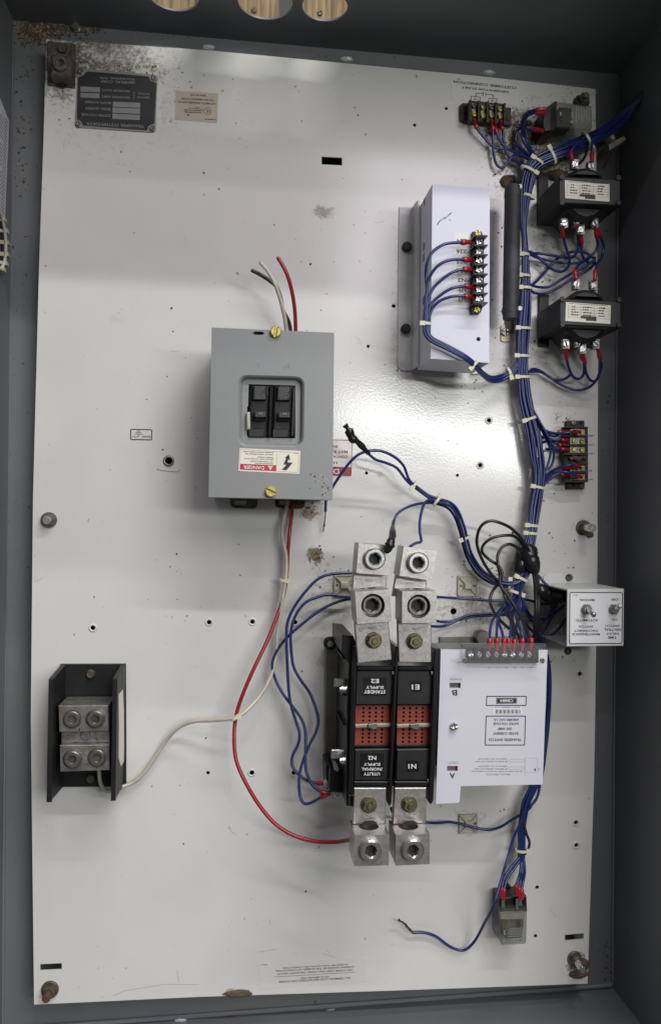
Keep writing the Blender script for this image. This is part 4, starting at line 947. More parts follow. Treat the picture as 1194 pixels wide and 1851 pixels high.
for i, (a0, a1, b0, b1, c0, c1, d0, d1) in enumerate(cols):
    part('upper_bar', B().prism(P6([(a0, 312), (a1, 318), (a1, 350), (a0, 348)], XH - 2), XH - 22, XH - 2, bev=.8), 'black_plastic', t)
    ub = part('upper_cover', B().prism(P6([(a0 - 2, 352), (a1 - 8, 352), (a1 - 18, 612), (a0 - 10, 612)], XH - 4), XH - 22, XH - 4, bev=.6), 'phenolic', t)
    lb = part('lower_cover', B().prism(P6([(c0 - 6, 958), (c1, 952), (c1 - 22, 1200), (c0 - 14, 1200)], XH - 4), XH - 22, XH - 4, bev=1.0), 'phenolic', t)
    part('lower_bar', B().prism(P6([(d0 - 2, 1206), (d1 + 22, 1206), (d1 + 20, 1248), (d0 - 2, 1248)], XH - 1), XH - 22, XH - 1, bev=.8), 'black_plastic', t)
    for yy, sx in ((372, 0), (1205, -28)): part('clip_notch', B().prism(P6([(a1 - 24 + sx, yy - 14), (a1 + 2 + sx, yy - 14), (a1 + 2 + sx, yy + 10), (a1 - 24 + sx, yy + 10)], XH), XH - 6, XH, bev=.4), 'dull_steel', t)
    # arc chute with 4 x 8 real holes
    o2 = P6([(b0 + 6, 620), (b1 + 2, 617), (b1 - 2, 926), (b0, 930)], XH - 10); hs = []
    for r_ in range(8):
        for c_ in range(4):
            yy = (641, 674, 705, 737, 806, 838, 869, 900)[r_]; xx = (412, 460, 508, 558)[c_] if i == 0 else (722, 770, 819, 868)[c_]
            xx -= (yy - 641) * .03; hs.append(circ2(*P(*z6(xx, yy), XH - 10), 2.45 * mmpx(XH), 9))
    ch = part('arc_chute', B().plate(o2, hs, XH - 14, XH - 10), 'arc_red', t)
    part('chute_frame', B().prism(P6([(b0 - 2, 922), (b1, 920), (b1 - 2, 942), (b0 - 2, 944)], XH - 8), XH - 20, XH - 8, bev=.6), 'black_plastic', t)
    y0 = 775; part('spring_bar', B().prism(P6([(b0 + 2, 768), (b0 + 105, 762), (b1 + 14, 757), (b1 + 14, 788), (b0 + 105, 792), (b0 + 2, 797)], XH - 5), XH - 9, XH - 5, bev=.8), 'beige_clip', t)
    part('spring_bar_catch', B().prism(P6([(b0 + 102, 765), (b0 + 172, 755), (b0 + 172, 802), (b0 + 148, 808), (b0 + 102, 792)], XH - 2.5), XH - 5, XH - 2.5, bev=.6), 'dull_steel', t)
    b = B()
    if i == 0:
        for s_, x0, y0, x1, y1 in (('E2', 468, 415, 530, 447), ('SUPPLY', 430, 468, 568, 490), ('STANDBY', 415, 500, 580, 528)): text(b, s_, *z6(x0, y0), *z6(x1, y1), XH - 3.8 + .4)
        part('lettering', b, 'ink_white', ub); b = B()
        for s_, x0, y0, x1, y1 in (('N2', 447, 1008, 510, 1040), ('SUPPLY', 413, 1062, 542, 1084), ('/NORMAL', 396, 1098, 558, 1122), ('UTILITY', 412, 1135, 538, 1158)): text(b, s_, *z6(x0, y0), *z6(x1, y1), XH - 3.8 + .4)
    else:
        text(b, 'E1', *z6(783, 458), *z6(842, 496), XH - 3.4); part('lettering', b, 'ink_white', ub); b = B()
        text(b, 'N1', *z6(757, 1070), *z6(818, 1106), XH - 3.4)
    part('lettering', b, 'ink_white', lb)
    for e, p in ((ub, ((412, 402), (592, 402), (588, 545), (410, 545)) if i == 0 else ((776, 430), (862, 430), (860, 518), (775, 518))), (lb, ((385, 990), (570, 990), (565, 1170), (385, 1170)) if i == 0 else ((745, 1045), (840, 1045), (838, 1130), (745, 1130)))):
        part('name_tag', B().prism(pround([z6(*k_) for k_ in p], XH - 3.8, 1.5), XH - 3.98, XH - 3.75), 'black_plastic', e)

# lugs ---------------------------------------------------------------
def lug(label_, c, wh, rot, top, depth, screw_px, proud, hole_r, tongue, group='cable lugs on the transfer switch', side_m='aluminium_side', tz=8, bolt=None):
    """c: centre of the front face in the photo; wh: width and height in mm"""
    x, y = P(*c, top); t = thing('cable_lug', label_, 'cable lug', (x, y, top - depth), group); w_, h_ = wh; rr = math.radians(rot)
    sx, sy = P(*screw_px, top + (4 if proud else 0)); cr, sr = math.cos(-rr), math.sin(-rr)
    lx, ly = (sx - x) * cr - (sy - y) * sr, (sx - x) * sr + (sy - y) * cr
    rs = 9.0 if proud else 11.0
    # front plate with the screw bore, body with the cable bore running through it
    ft = 5 if proud else 14; zc = (depth - ft) * .5 + 2.2 if proud else (depth - ft) * .5 + 2; hole_r = hole_r if proud else 8.0
    b = B(); b.plate([(-w_ / 2, -h_ / 2), (w_ / 2, -h_ / 2), (w_ / 2, h_ / 2), (-w_ / 2, h_ / 2)], [circ2(lx, ly, rs, 24)], depth - ft, depth); b.move(x, y, top - depth, rr)
    part('front_face', b, 'aluminium', t)
    b = B(); fn = lambda a, z, c_: (a, c_, z)
    b.plate([(-w_ / 2, 0), (w_ / 2, 0), (w_ / 2, depth - ft), (-w_ / 2, depth - ft)], [circ2(0, zc - 2, hole_r, 24)], -h_ / 2, h_ / 2, fn); b.move(x, y, top - depth, rr)
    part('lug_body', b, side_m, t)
    if proud: inst('set_screw', 'lsp', lambda: b_socket(10.0, 5.6, 13, 10), 'steel', (sx, sy, top - 7), t, rr); inst('socket_grime', 'sg', lambda: b_disc(5.4, .6), 'socket_dark', (sx, sy, top - 3.9), t)
    else:
        inst('set_screw', 'lsr', lambda: b_socket(9.4, 6.2, 11, 9), 'dull_steel', (sx, sy, top - 13.9), t, rr); inst('socket_grime', 'sg', None, '', (sx, sy, top - 11.8), t)
    if tongue:
        part('tongue', B().prism(pq(tongue, tz), tz - 7, tz, bev=.7), 'aluminium', t)
        cx_ = sum(p[0] for p in tongue) / 4; ty = min(p[1] for p in tongue); bb_ = B()
    if bolt:
        bx, by = P(*bolt, tz + 4)
        inst('washer', 'lw', lambda: b_disc(15 * mmpx(XH), 1.6), 'olive_zinc', (bx, by, tz), t)
        inst('bolt', 'lb', lambda: b_hexbolt(6.6, 5.5, 1.6, 3.0), 'olive_zinc', (bx, by, tz + 1.6), t, .3)
    return t
def marks(t, pts, tz, s_='CU9AL', x0=0, y0=0, x1=0, y1=0, sl=0.0):
    b = B(); text(b, 'CU7AL', x0, y0, x1, y1, tz, sl)
    for cx_, cy_ in pts:
        c0 = [(cx_ + 3.4 * math.cos(a), cy_ + 3.4 * math.sin(a)) for a in [2 * PI * i / 10 for i in range(11)]]
        for i in range(10): line(b, c0[i], c0[i + 1], .55, tz)
    part('stamping', b, 'dull_steel', t)
LW = 33.0
l1 = lug('upper rear lug with tape-wrapped wire beside its screw, left column', (676, 1011), (31.5, 28), -3.5, 118, 30, (677, 1010), True, 10, [(638.5, 1030), (700, 1032), (696, 1075), (636, 1075)], tz=100)
l2 = lug('upper rear lug tilted clockwise, right column', (755, 1018.5), (31.8, 28), -8.0, 118, 30, (755.4, 1017), True, 10, [(716, 1036), (773, 1040), (767, 1078), (709, 1078)], tz=100)
marks(l1, [(649, 1049), (685, 1050)], 100.4, x0=659, y0=1047, x1=674, y1=1051, sl=.04); marks(l2, [(721, 1053), (759, 1057)], 100.4, x0=731, y0=1052, x1=747, y1=1056, sl=.06)
l3 = lug('upper front lug leaning left, with a sunken screw, left column', (674.5, 1096.5), (32, 29.5), 4.5, 134, 34, (673.8, 1094.8), False, 10, [(640, 1118), (701, 1116), (708, 1193), (646.4, 1199)], tz=117, bolt=(676, 1158.5))
l4 = lug('upper front lug standing straight, with a sunken screw, right column', (757.3, 1097.3), (32, 29.3), 0.5, 134, 34, (756.4, 1096), False, 10, [(718, 1118), (779, 1118), (779, 1197.5), (720.7, 1197.5)], tz=117, bolt=(750, 1160))
marks(l3, [(652, 1139), (691, 1135)], 117.4, x0=664, y0=1133, x1=680, y1=1138); marks(l4, [(731, 1139), (766, 1137)], 117.4, x0=744, y0=1135, x1=758, y1=1139)
l5 = lug('lower left lug, below the UTILITY/NORMAL SUPPLY cover', (671.6, 1537), (31.5, 28), -0.3, 137, 36, (670, 1538), True, 9.5, [(639.7, 1424.5), (697.5, 1424.5), (696.5, 1490), (637, 1490)], tz=112, bolt=(667, 1457))
l6 = lug('lower right lug, below the N1 cover', (745.5, 1536), (31.5, 27.5), 0.8, 137, 36, (746, 1537), True, 9.5, [(713.5, 1424.5), (770, 1424), (769.5, 1489), (709.5, 1490)], tz=112, bolt=(740.5, 1456))
marks(l5, [(654, 1479), (690, 1478)], 112.4, x0=663, y0=1477, x1=680, y1=1481); marks(l6, [(720, 1478), (757, 1478)], 112.4, x0=732, y0=1477, x1=748, y1=1481)
# the cable entry breaks through into the tongue
for l_, cx_ in ((l5, 667.5), (l6, 740.5)):
    b = B().prism(pq([(cx_ - 13, 1487), (cx_ - 7, 1483.5), (cx_ + 7, 1483.5), (cx_ + 13, 1487), (cx_ + 13, 1491), (cx_ - 13, 1491)], 112.2), 111, 112.25); part('bore_edge', b, 'socket_dark', l_)

# white control cover --------------------------------------------------
WC = 88.0
cov = [(796, 1174), (988.7, 1175), (980, 1418), (832, 1421), (830, 1449), (826, 1451.5), (787, 1453), (789, 1400), (795, 1215)]
z7 = lambda x, y: (770 + x / 4.975, 1120 + y / 4.975)
wins = [pq([z7(208, 567), z7(309, 567), z7(307, 616), z7(208, 616)], WC), pq([z7(186, 1316), z7(283, 1316), z7(281, 1363), z7(185, 1363)], WC)]
b = B(); b.plate(pq(cov, WC), wins, WC - 1.5, WC)
cvp = part('control_cover', b, 'cover_white', t)
part('cover_side', B().prism(pq([(797, 1175), (987, 1176), (987, 1180), (797, 1179)], WC - 1.5), 40, WC - 1.5), 'galvanised', t)
part('cover_side', B().prism(pq([(984, 1180), (987, 1180), (979, 1416), (976, 1416)], WC - 1.5), 10, WC - 1.5), 'galvanised', t)
part('cover_side', B().prism(pq([(835, 1413), (976, 1411), (976, 1415), (835, 1417)], WC - 1.5), 10, WC - 1.5), 'galvanised', t)
part('mechanism', B().prism(pq([(800, 1185), (960, 1185), (950, 1400), (800, 1400)], WC - 12), 10, WC - 12), 'black_matte', t)
part('indicator_drum', B().prism(pq([z7(195, 550), z7(325, 550), z7(325, 630), z7(195, 630)], WC - 4), WC - 12, WC - 4), 'window_gray', t)
part('indicator_drum', B().prism(pq([z7(175, 1300), z7(300, 1300), z7(300, 1380), z7(175, 1380)], WC - 4), WC - 12, WC - 4), 'window_gray', t)
b = B(); text(b, 'OFF', *z7(220, 575), *z7(285, 603), WC - 3.8); part('green_word', b, 'ink_green', t)
b = B(); text(b, 'ON', *z7(205, 1322), *z7(262, 1346), WC - 3.8); part('red_word', b, 'ink_red', t)
b = B(); h = WC + .15
text(b, 'B', *z7(228, 632), *z7(277, 683), h); text(b, 'A', *z7(207, 1380), *z7(258, 1427), h)
def fr(x0, y0, x1, y1, th, dx=0):
    for a, c in (((x0, y0), (x1, y0)), ((x1, y0), (x1 - dx, y1)), ((x1 - dx, y1), (x0 - dx, y1)), ((x0 - dx, y1), (x0, y0))): line(b, z7(*a), z7(*c), th, h)
fr(543, 690, 898, 772, 1.7, 4); fr(537, 868, 890, 1128, 1.7, 8)
poly(b, [z7(628, 703), z7(815, 703), z7(813, 755), z7(628, 758)], h)
for x in range(622, 842, 9): 
    ww = (3, 5, 6, 2.5)[(x * 7) % 4]; poly(b, [z7(x, 809), z7(x + ww, 809), z7(x + ww, 845), z7(x, 845)], h + .2)
poly(b, [z7(970, 1338), z7(981, 1338), z7(981, 1362), z7(970, 1362)], h)
part('bold_print', b, 'ink_black', cvp)
b = B(); poly(b, [z7(603, 782), z7(860, 785), z7(855, 852), z7(600, 850)], WC + .22); part('barcode_label', b, 'sticker_white', cvp)
b = B(); text(b, 'C8884', *z7(662, 716), *z7(780, 742), h + .15); frame(b, *z7(634, 707), *z7(809, 752), .3, h + .15); part('white_number', b, 'ink_white', cvp)
b = B()
for s_, x0, y0, x1, y1 in (('81097716500059 rev.A', 612, 784, 840, 797), ('600/480 VAC UL', 602, 890, 830, 912), ('RATED VOLTAGE', 602, 925, 828, 947), ('200 AMP', 640, 970, 770, 993), ('RATED CURRENT', 598, 1012, 826, 1035), ('TRANSFER SWITCH', 562, 1067, 858, 1092)):
    text(b, s_, *z7(x0, y0), *z7(x1, y1), h + .15)
part('gray_print', b, 'ink_gray', cvp)
b = B()
for s_, x0, y0, x1, y1 in (('STANDBY', 202, 528, 322, 546), ('UTILITY', 193, 1276, 287, 1296), ('MANUAL OPERATION', 540, 1385, 752, 1399), ('T2', 552, 425, 582, 437), ('T1', 628, 425, 655, 437), ('B2', 700, 425, 732, 437), ('B1', 778, 425, 808, 437), ('A2', 850, 425, 880, 437), ('A1', 928, 425, 955, 437),
                           ('OPERATE IN THE  DIRECTION', 468, 1246, 730, 1259), ('SET MANUAL HANDLE ON I AND', 440, 1270, 730, 1283), ('OPERATE IN THE  DIRECTION', 466, 1312, 730, 1325), ('SET MANUAL HANDLE ON II AND', 435, 1336, 730, 1349), ('DO NOT OPERATE WHEN THE SWITCH IS UNDER LOAD', 402, 1358, 862, 1370)):
    text(b, s_, *z7(x0, y0), *z7(x1, y1), h)
for a, c in (((888, 1232), (884, 1388)), ((888, 1245), (998, 1248)), ((998, 1248), (990, 1372)), ((990, 1372), (884, 1375)), ((740, 1268), (758, 1256)), ((758, 1256), (882, 1256)), ((882, 1256), (882, 1280)), ((882, 1280), (758, 1280)), ((758, 1280), (740, 1268)),
             ((738, 1336), (756, 1324)), ((756, 1324), (880, 1324)), ((880, 1324), (880, 1348)), ((880, 1348), (756, 1348)), ((756, 1348), (738, 1336)), ((1000, 1335), (1020, 1335)), ((1020, 1335), (1018, 1358)), ((1000, 1335), (1000, 1358)), ((1010, 1335), (1008, 1372))): line(b, z7(*a), z7(*c), .4, h)
part('fine_print', b, 'ink_pale', cvp)
screw('phil', *z7(258, 966), WC, 6.6, 'steel', t, hh=5)
# terminal row with clear shield
part('terminal_base', B().prism(pq([z7(375, 255), z7(1010, 255), z7(1010, 392), z7(375, 392)], WC + 5), WC - 20, WC + 5, bev=.5), 'black_plastic', t)
for x in (404, 479, 556, 632, 708, 780, 856, 928):
    part('terminal_cell', B().prism(pq([z7(x - 24, 275), z7(x + 24, 275), z7(x + 24, 350), z7(x - 24, 350)], WC + 6), WC + 5, WC + 6), 'phenolic', t)
    screw('phil', *z7(x, 316), WC + 6, 5.2, 'steel', t, hh=3)
for x in (366, 442, 518, 594, 670, 744, 818, 892, 965): part('barrier', B().prism(pq([z7(x - 5, 250), z7(x + 5, 250), z7(x + 5, 370), z7(x - 5, 370)], WC + 10), WC + 5, WC + 10), 'black_plastic', t)
sh = [z7(320, 212), z7(1078, 214), z7(1086, 428), z7(312, 410)]
part('clear_shield', B().prism(pround(sh, WC + 15, 2), WC + 13.6, WC + 15), 'clear_plastic', t)
part('shield_edge', B().prism(pq([z7(316, 398), z7(1082, 414), z7(1086, 428), z7(312, 410)], WC + 13), WC, WC + 13), 'clear_plastic', t)
for x, y in ((348, 373), (1045, 373)): screw('phil', *z7(x, y), WC + 15, 4.6, 'dull_steel', t, hh=2)

# micro switch and linkage clips on the left
z8 = lambda x, y: (570 + x / 5.975, 1150 + y / 5.975)
ms = thing('micro_switch', 'small black micro switch at the lower left of the transfer switch', 'switch', (*P(*z8(240, 1540), 30), 12))
part('switch_body', B().prism(pq([z8(160, 1430), z8(320, 1440), z8(320, 1695), z8(150, 1690)], 66), 12, 66, bev=.8), 'black_plastic', ms)
part('side_plate', B().prism(pq([z8(110, 1385), z8(160, 1380), z8(160, 1640), z8(120, 1660)], 50), 14, 50, bev=.6), 'phenolic', ms)
part('lever', B().prism(pq([z8(178, 1330), z8(225, 1345), z8(262, 1440), z8(240, 1470), z8(200, 1440)], 70), 66.5, 70, bev=.8), 'steel', ms)
for x, y in ((125, 1598), (238, 1705)): part('terminal_screw', B().cyl(*P(*z8(x, y), 52), 46, 54, 3.4, 16, bev=.8), 'steel', ms)
for y in (460, 1228):
    part('linkage_clip', B().prism(pq([z8(205 - (y > 900) * 30, y), z8(330, y), z8(330, y + 95), z8(198 - (y > 900) * 28, y + 95)], 84), 80, 84, bev=.8), 'steel' if y > 900 else 'galvanised', xf)
    part('linkage_pin', B().tube([P3(*z8(285, y + 110), 92), P3(*z8(335, y + 108), 92)], 4.2, 14), 'steel', xf)
    part('linkage_pin', B().tube([P3(*z8(262, y + 112), 92), P3(*z8(285, y + 110), 92)], 3.0, 14), 'steel', xf)

# ================================================================== neutral block
t = thing('neutral_block', 'black channel-shaped block with a four-screw aluminium lug, at the left panel edge', 'neutral block', (*P(165, 1320), 0))
z9 = lambda x, y: (x / 4.592, 1180 + y / 4.592)
q9 = lambda l, h: pq([z9(*p) for p in l], h)
part('base', B().prism(q9([(500, 97), (1042, 95), (1046, 1112), (525, 1115)], 5), .1, 5, bev=.5), 'block_black', t)
NB = 58.0
def flare(pts_top, pts_bot, name):
    b = B(); b.loft([[(*p, 1) for p in pts_bot], [(*p, NB) for p in pts_top]], flat=True); part(name, b, 'block_black', t)
# side walls: chamfered plates standing on the long edges of the base
def chan(xa, xb, y_top, y_bot, name):
    """plate in the yz plane between two x values, cut corners"""
    b = B(); yf, yg = P(90, 1227, NB)[1], P(200, 1449, NB)[1]
    prof = [(y_bot, 1), (yg + 2, NB - 6), (yg, NB - 2), (yg + 1, NB), (yf - 1, NB), (yf, NB - 4), (y_top, 1)]
    fn = lambda a, z, x: (x, a, z)
    b.plate(prof, [], xa, xb, fn); part(name, b, 'block_black', t)
xl = P(*z9(418, 600), NB)[0]; xr = P(*z9(950, 600), NB)[0]; ytp = P(*z9(500, 97), 5)[1]; ybt = P(*z9(525, 1112), 5)[1]
chan(xl - 2.2, xl + 2.2, ytp, ybt, 'side_wall'); chan(xr - 2.2, xr + 2.2, ytp, ybt, 'side_wall')
part('lug_upper_bar', B().prism(q9([(486, 440), (900, 437), (906, 652), (492, 660)], 48), 8, 48, bev=.6), 'dirty_aluminium', t)
part('lug_bridge', B().prism(q9([(508, 655), (912, 648), (914, 745), (510, 752)], 40), 8, 40, bev=.6), 'dirty_aluminium', t)
part('lug_lower_bar', B().prism(q9([(496, 770), (907, 763), (912, 974), (500, 988)], 48), 8, 48, bev=.6), 'dirty_aluminium', t)
for x, y, pr_ in ((598, 553, 1), (792, 550, 5), (600, 885, 4), (806, 872, 2)):
    inst('bore_ring', 'nbr', lambda: b_disc(9.6, .5), 'grimy_steel', (*P(*z9(x, y), 48.5), 47.6), t)
    inst('set_screw', 'nbs', lambda: b_socket(8.0, 4.0, 9, 8), 'dull_steel', (*P(*z9(x, y), 48 + pr_), 40 + pr_), t, x * .01)
    inst('socket_grime', 'sg2', lambda: b_disc(3.6, .5), 'socket_dark', (*P(*z9(x, y), 43 + pr_), 41.1 + pr_), t)
screw('phil', *z9(713, 688), 40, 9, 'steel', t, hh=4)
for y in (178, 1048): inst('screw', 'nbb', lambda: B().cyl(0, 0, 0, 4, 4.6, 18, bev=1), 'grimy_steel', (*P(*z9(752, y), 8), 5), t)
b = B(); h = xr + 2.35
def rw(px, py):   # on the outer face of the right wall
    r = ray(px, py); tt = (h - CAM.x) / r.x; q_ = CAM + r * tt; return (h, q_.y, max(4, min(NB - 3, q_.z)))
vs = [rw(*z9(x, y)) for x, y in ((985, 345), (1022, 303), (1030, 500), (1036, 820), (1030, 900), (1005, 945), (985, 870), (988, 600))]
b.add(vs, [list(range(8))[::-1]]); part('torn_label', b, 'sticker_cream', t)

# ================================================================== cable tie mounts
def tie_mount(x, y, hw, lab, c='nylon_dirty', dirty=False):
    t = thing('tie_mount', lab, 'cable mount', (*P(x, y), 0), 'adhesive cable tie mounts')
    x0, y0 = P(x, y, 2); s_ = hw * mmpx(2)
    part('pad', B().box(x0 - s_, x0 + s_, y0 - s_, y0 + s_, .1, 2), c, t)
    for k in range(4):
        a = PI / 4 + k * PI / 2; b = B().box(s_ * .42, s_ * 1.32, -.6, .6, 2, 4.2); b.move(x0, y0, 0, a); part('rib', b, c, t)
    part('rim', B().plate(rrect(x0 - s_, x0 + s_, y0 - s_, y0 + s_, .6, 2), [rrect(x0 - s_ + 1.1, x0 + s_ - 1.1, y0 - s_ + 1.1, y0 + s_ - 1.1, .6, 2)], 2, 3.2), c, t)
    part('saddle', B().prism([(x0 - s_ * .4, y0 - s_ * .34), (x0 + s_ * .4, y0 - s_ * .34), (x0 + s_ * .4, y0 + s_ * .34), (x0 - s_ * .4, y0 + s_ * .34)], 2, 6, bev=1.2), c, t)
    for sg in (-1, 1): part('screw_hole', B().cyl(x0 + sg * s_ * .7, y0, 2, 2.12, 1.5, 12), 'grimy_steel', t)
tie_mount(622, 1058, 19, 'tie mount half covered by the upper left lug'); tie_mount(844.5, 1059, 18.5, 'tie mount standing free between the lugs and the black wire loops')
tie_mount(846, 1489, 17.5, 'empty tie mount crossed by a blue wire below the white cover')
t = thing('tie_mount', 'tie mount gripping the thick wire branch in the gap by the right wall', 'cable mount', (*P(1108, 250, -10), HB), 'adhesive cable tie mounts')
part('pad', B().prism(pq([(1094, 262), (1128, 244), (1132, 252), (1100, 272)], 2), HB, 2, bev=1), 'nylon_dirty', t); part('arm', B().prism(pq([(1095, 230), (1101, 227), (1112, 250), (1106, 253)], 14), 0, 14, bev=1), 'nylon_dirty', t)

# ================================================================== wiring
hs = thing('wire_harness', 'thick trunk of blue wires with cable ties down the right side of the panel', 'wiring harness', (*P(950, 700), 0))
trunk = [(966, 292, 24, 15), (955, 325, 22, 16), (949, 365, 20, 12), (945, 405, 18, 7), (947, 440, 17, 7), (948, 480, 17, 9), (948, 520, 17, 11), (947, 560, 17, 13), (944, 600, 18, 14), (943, 640, 18, 13), (945, 680, 18, 13),
         (949, 720, 18, 14), (957, 756, 18, 14), (965, 790, 18, 16), (970, 825, 18, 17), (973, 850, 18, 14), (971, 880, 18, 12), (965, 915, 18, 13), (961, 950, 19, 11), (958, 970, 20, 12), (953, 1000, 22, 13)]
bundle(trunk, 12, hs, seed=3, layers=2)
bundle([(953, 1000, 22, 13), (948, 1030, 20, 14), (940, 1048, 20, 12), (934, 1070, 19, 10), (930, 1090, 18, 10)], 9, hs, seed=5, layers=2)
# thick branch up to the right wall
br = [(955, 312, 24, 12), (968, 294, 26, 15), (995, 281, 28, 16), (1022, 270, 28, 17), (1057, 256, 22, 16), (1085, 243, 16, 15), (1115, 221, 14, 14), (1145, 190, 18, 8), (1168, 160, 26, 6), (1188, 125, 36, 5), (1215, 70, 60, 6)]
bundle(br, 9, hs, seed=8, layers=2)
W = lambda pts, h=None, m='blue_wire', r=1.5: wire(pts, r, m, hs, h)
# wires leaving the upper terminal strip
for pts, c0, c1 in (([(861, 232, 12), (877, 252, 9), (894, 267, 8), (918, 270, 9), (946, 284, 14), (966, 296, 22)], (861, 233, 12), (857, 214, 14)),
                    ([(890, 235, 12), (890, 255, 9), (891, 275, 8), (896, 296, 8), (906, 303, 8), (915, 296, 9), (930, 280, 12), (950, 284, 18), (962, 300, 22)], (890, 236, 12), (889, 216, 14)),
                    ([(896, 238, 10), (905, 258, 9), (920, 270, 9), (940, 276, 12), (958, 290, 20)], (897, 240, 9), (892, 222, 10)),
                    ([(908, 234, 12), (909, 252, 9), (914, 275, 9), (928, 289, 9), (950, 299, 14), (968, 306, 18)], (907, 235, 12), (905, 217, 14))):
    o = W(pts); crimp(c0, c1, o)
W([(930, 262, 8), (945, 272, 12), (962, 286, 22)]); 
for pts, c0, c1 in (([(966, 199, 34), (950, 205, 26), (942, 225, 16), (946, 250, 12), (956, 272, 14), (966, 290, 22)], (967, 199, 34), (986, 197, 38)),
                    ([(966, 204, 32), (952, 210, 26), (945, 232, 18), (952, 256, 12), (962, 276, 16), (968, 290, 22)], (967, 204, 32), (985, 204, 38)),
                    ([(960, 234, 24), (946, 234, 20), (942, 246, 14), (952, 266, 13), (964, 284, 20)], (962, 234, 24), (981, 236, 34)),
                    ([(946, 226, 14), (935, 236, 10), (931, 252, 8), (940, 268, 9), (955, 284, 16)], None, None)):
    o = W(pts)
    if c0: crimp(c0, c1, o)
# upper transformer wires
for pts, c0, c1 in (([(1031, 276, 44), (1034, 268, 44), (1044, 258, 42), (1056, 256, 38)], (1030, 275, 44), (1034, 291, 48)), ([(1069, 276, 44), (1069, 262, 42), (1074, 250, 38), (1084, 246, 34)], (1069, 276, 44), (1069, 292, 48))):
    o = W(pts); crimp(c0, c1, o)
W([(1060, 268, 30), (1056, 284, 26), (1046, 296, 30)], m='black_wire'); W([(1092, 258, 20), (1098, 270, 16), (1096, 290, 12), (1088, 305, 8)], m='dark_wire')
o = W([(1017, 428, 36), (1022, 447, 30), (1028, 466, 26), (1026, 482, 22), (1014, 491, 18), (998, 487, 14), (980, 472, 12), (961, 457, 14), (948, 454, 18)]); crimp((1017, 429, 36), (1015, 410, 44), o)
o = W([(1043, 427, 36), (1044, 445, 30), (1037, 463, 26), (1022, 466, 20), (993, 461, 14), (968, 458, 14), (950, 462, 18)]); crimp((1044, 427, 36), (1042, 408, 44), o)
o = W([(1050, 441, 32), (1050, 455, 28), (1056, 470, 24), (1068, 475, 18), (1074, 466, 14)]); crimp((1050, 442, 32), (1049, 424, 40), o)
o = W([(1077, 428, 36), (1079, 445, 30), (1070, 460, 28), (1052, 472, 30), (1041, 484, 36), (1038.5, 490, 42)]); crimp((1078, 429, 36), (1074, 410, 44), o); crimp((1038, 488, 42), (1040, 505, 48), o)
o = W([(1084, 428, 36), (1090, 446, 28), (1086, 464, 28), (1078, 478, 34), (1075, 490, 42)]); crimp((1084, 429, 35), (1079, 412, 43), o); crimp((1075, 489, 42), (1074, 507, 48), o)
W([(952, 523, 16), (968, 509, 12), (984, 492, 10), (998, 476, 10), (1014, 462, 12), (1034, 455, 14), (1054, 456, 16), (1072, 466, 20)])
W([(955, 514, 18), (972, 519, 12), (992, 518, 11), (1014, 505, 13), (1036, 492, 18), (1058, 480, 20), (1076, 470, 24)]); W([(954, 524, 17), (972, 531, 11), (992, 528, 10), (1012, 518, 12), (1040, 499, 14), (1062, 488, 16), (1076, 474, 20)])
W([(952, 458, 18), (975, 467, 11), (998, 472, 10), (1022, 476, 10), (1050, 474, 12), (1070, 462, 16)])
# lower transformer wires
o = W([(1023, 648, 36), (1027, 665, 28), (1034, 680, 22), (1044, 685, 18), (1053, 678, 20), (1055, 662, 28), (1052, 648, 36)]); crimp((1023, 648, 36), (1022, 630, 44), o); crimp((1052, 650, 36), (1047, 632, 44), o)
o = W([(1056, 656, 34), (1058, 674, 22), (1066, 687, 18), (1076, 688, 18), (1083, 672, 26), (1084, 649, 36)]); crimp((1056, 658, 32), (1053, 642, 38), o); crimp((1084, 650, 36), (1079, 631, 44), o)
W([(1031, 674, 22), (1025, 682, 16), (1012, 687, 12), (996, 684, 10), (978, 672, 10), (962, 667, 14), (952, 676, 18)])
W([(1086, 656, 34), (1084, 670, 26), (1076, 688, 20), (1062, 701, 14), (1040, 705, 10), (1016, 697, 9), (992, 681, 9), (975, 672, 10), (958, 672, 16)])
# control module branch
for pts, c1 in (([(768, 584, 88), (768, 547, 88), (771, 523, 88), (769, 498, 88), (771, 477, 92), (780, 457, 94), (799, 443, 95), (817, 439, 94), (834, 438.5, 92)], (850, 437.5, 90)),
                ([(770, 584, 88), (771, 540, 88), (772, 512, 89), (783, 489, 92), (799, 475, 94), (817, 469.5, 94), (837, 469, 92)], (854, 469.5, 90)),
                ([(771, 584, 88), (772, 552, 88), (780, 525, 88), (796, 507, 90), (812, 495, 92), (824, 489.5, 92), (837, 487, 92)], (854, 487, 90)),
                ([(772, 584, 87), (774, 564, 88), (781, 547, 88), (799, 531, 90), (817, 521, 92), (840, 516.5, 92)], (856, 521, 90)),
                ([(773, 584, 86), (775, 573, 87), (782, 556, 88), (796, 543, 90), (817, 536, 92), (839, 535, 92)], (856, 538, 90))):
    o = W(pts, r=1.5); crimp((pts[-1][0] - 1, pts[-1][1], pts[-1][2]), c1, o, r=2.7)
bundle([(770, 560, 84, 7), (769, 586, 86, 7), (770, 602, 87, 7.5), (780, 615, 87, 8), (803, 627, 86, 8), (826, 639, 86, 8), (844, 650, 84, 8), (857, 661, 78, 8), (871, 675, 52, 8), (885, 684, 30, 10), (901, 683, 20, 11), (919, 675, 18, 9), (932, 664, 17, 8), (940, 650, 17, 8)], 5, hs, seed=12, layers=2)
W([(922, 675, 16), (930, 680, 14), (938, 684, 14), (946, 690, 17)])
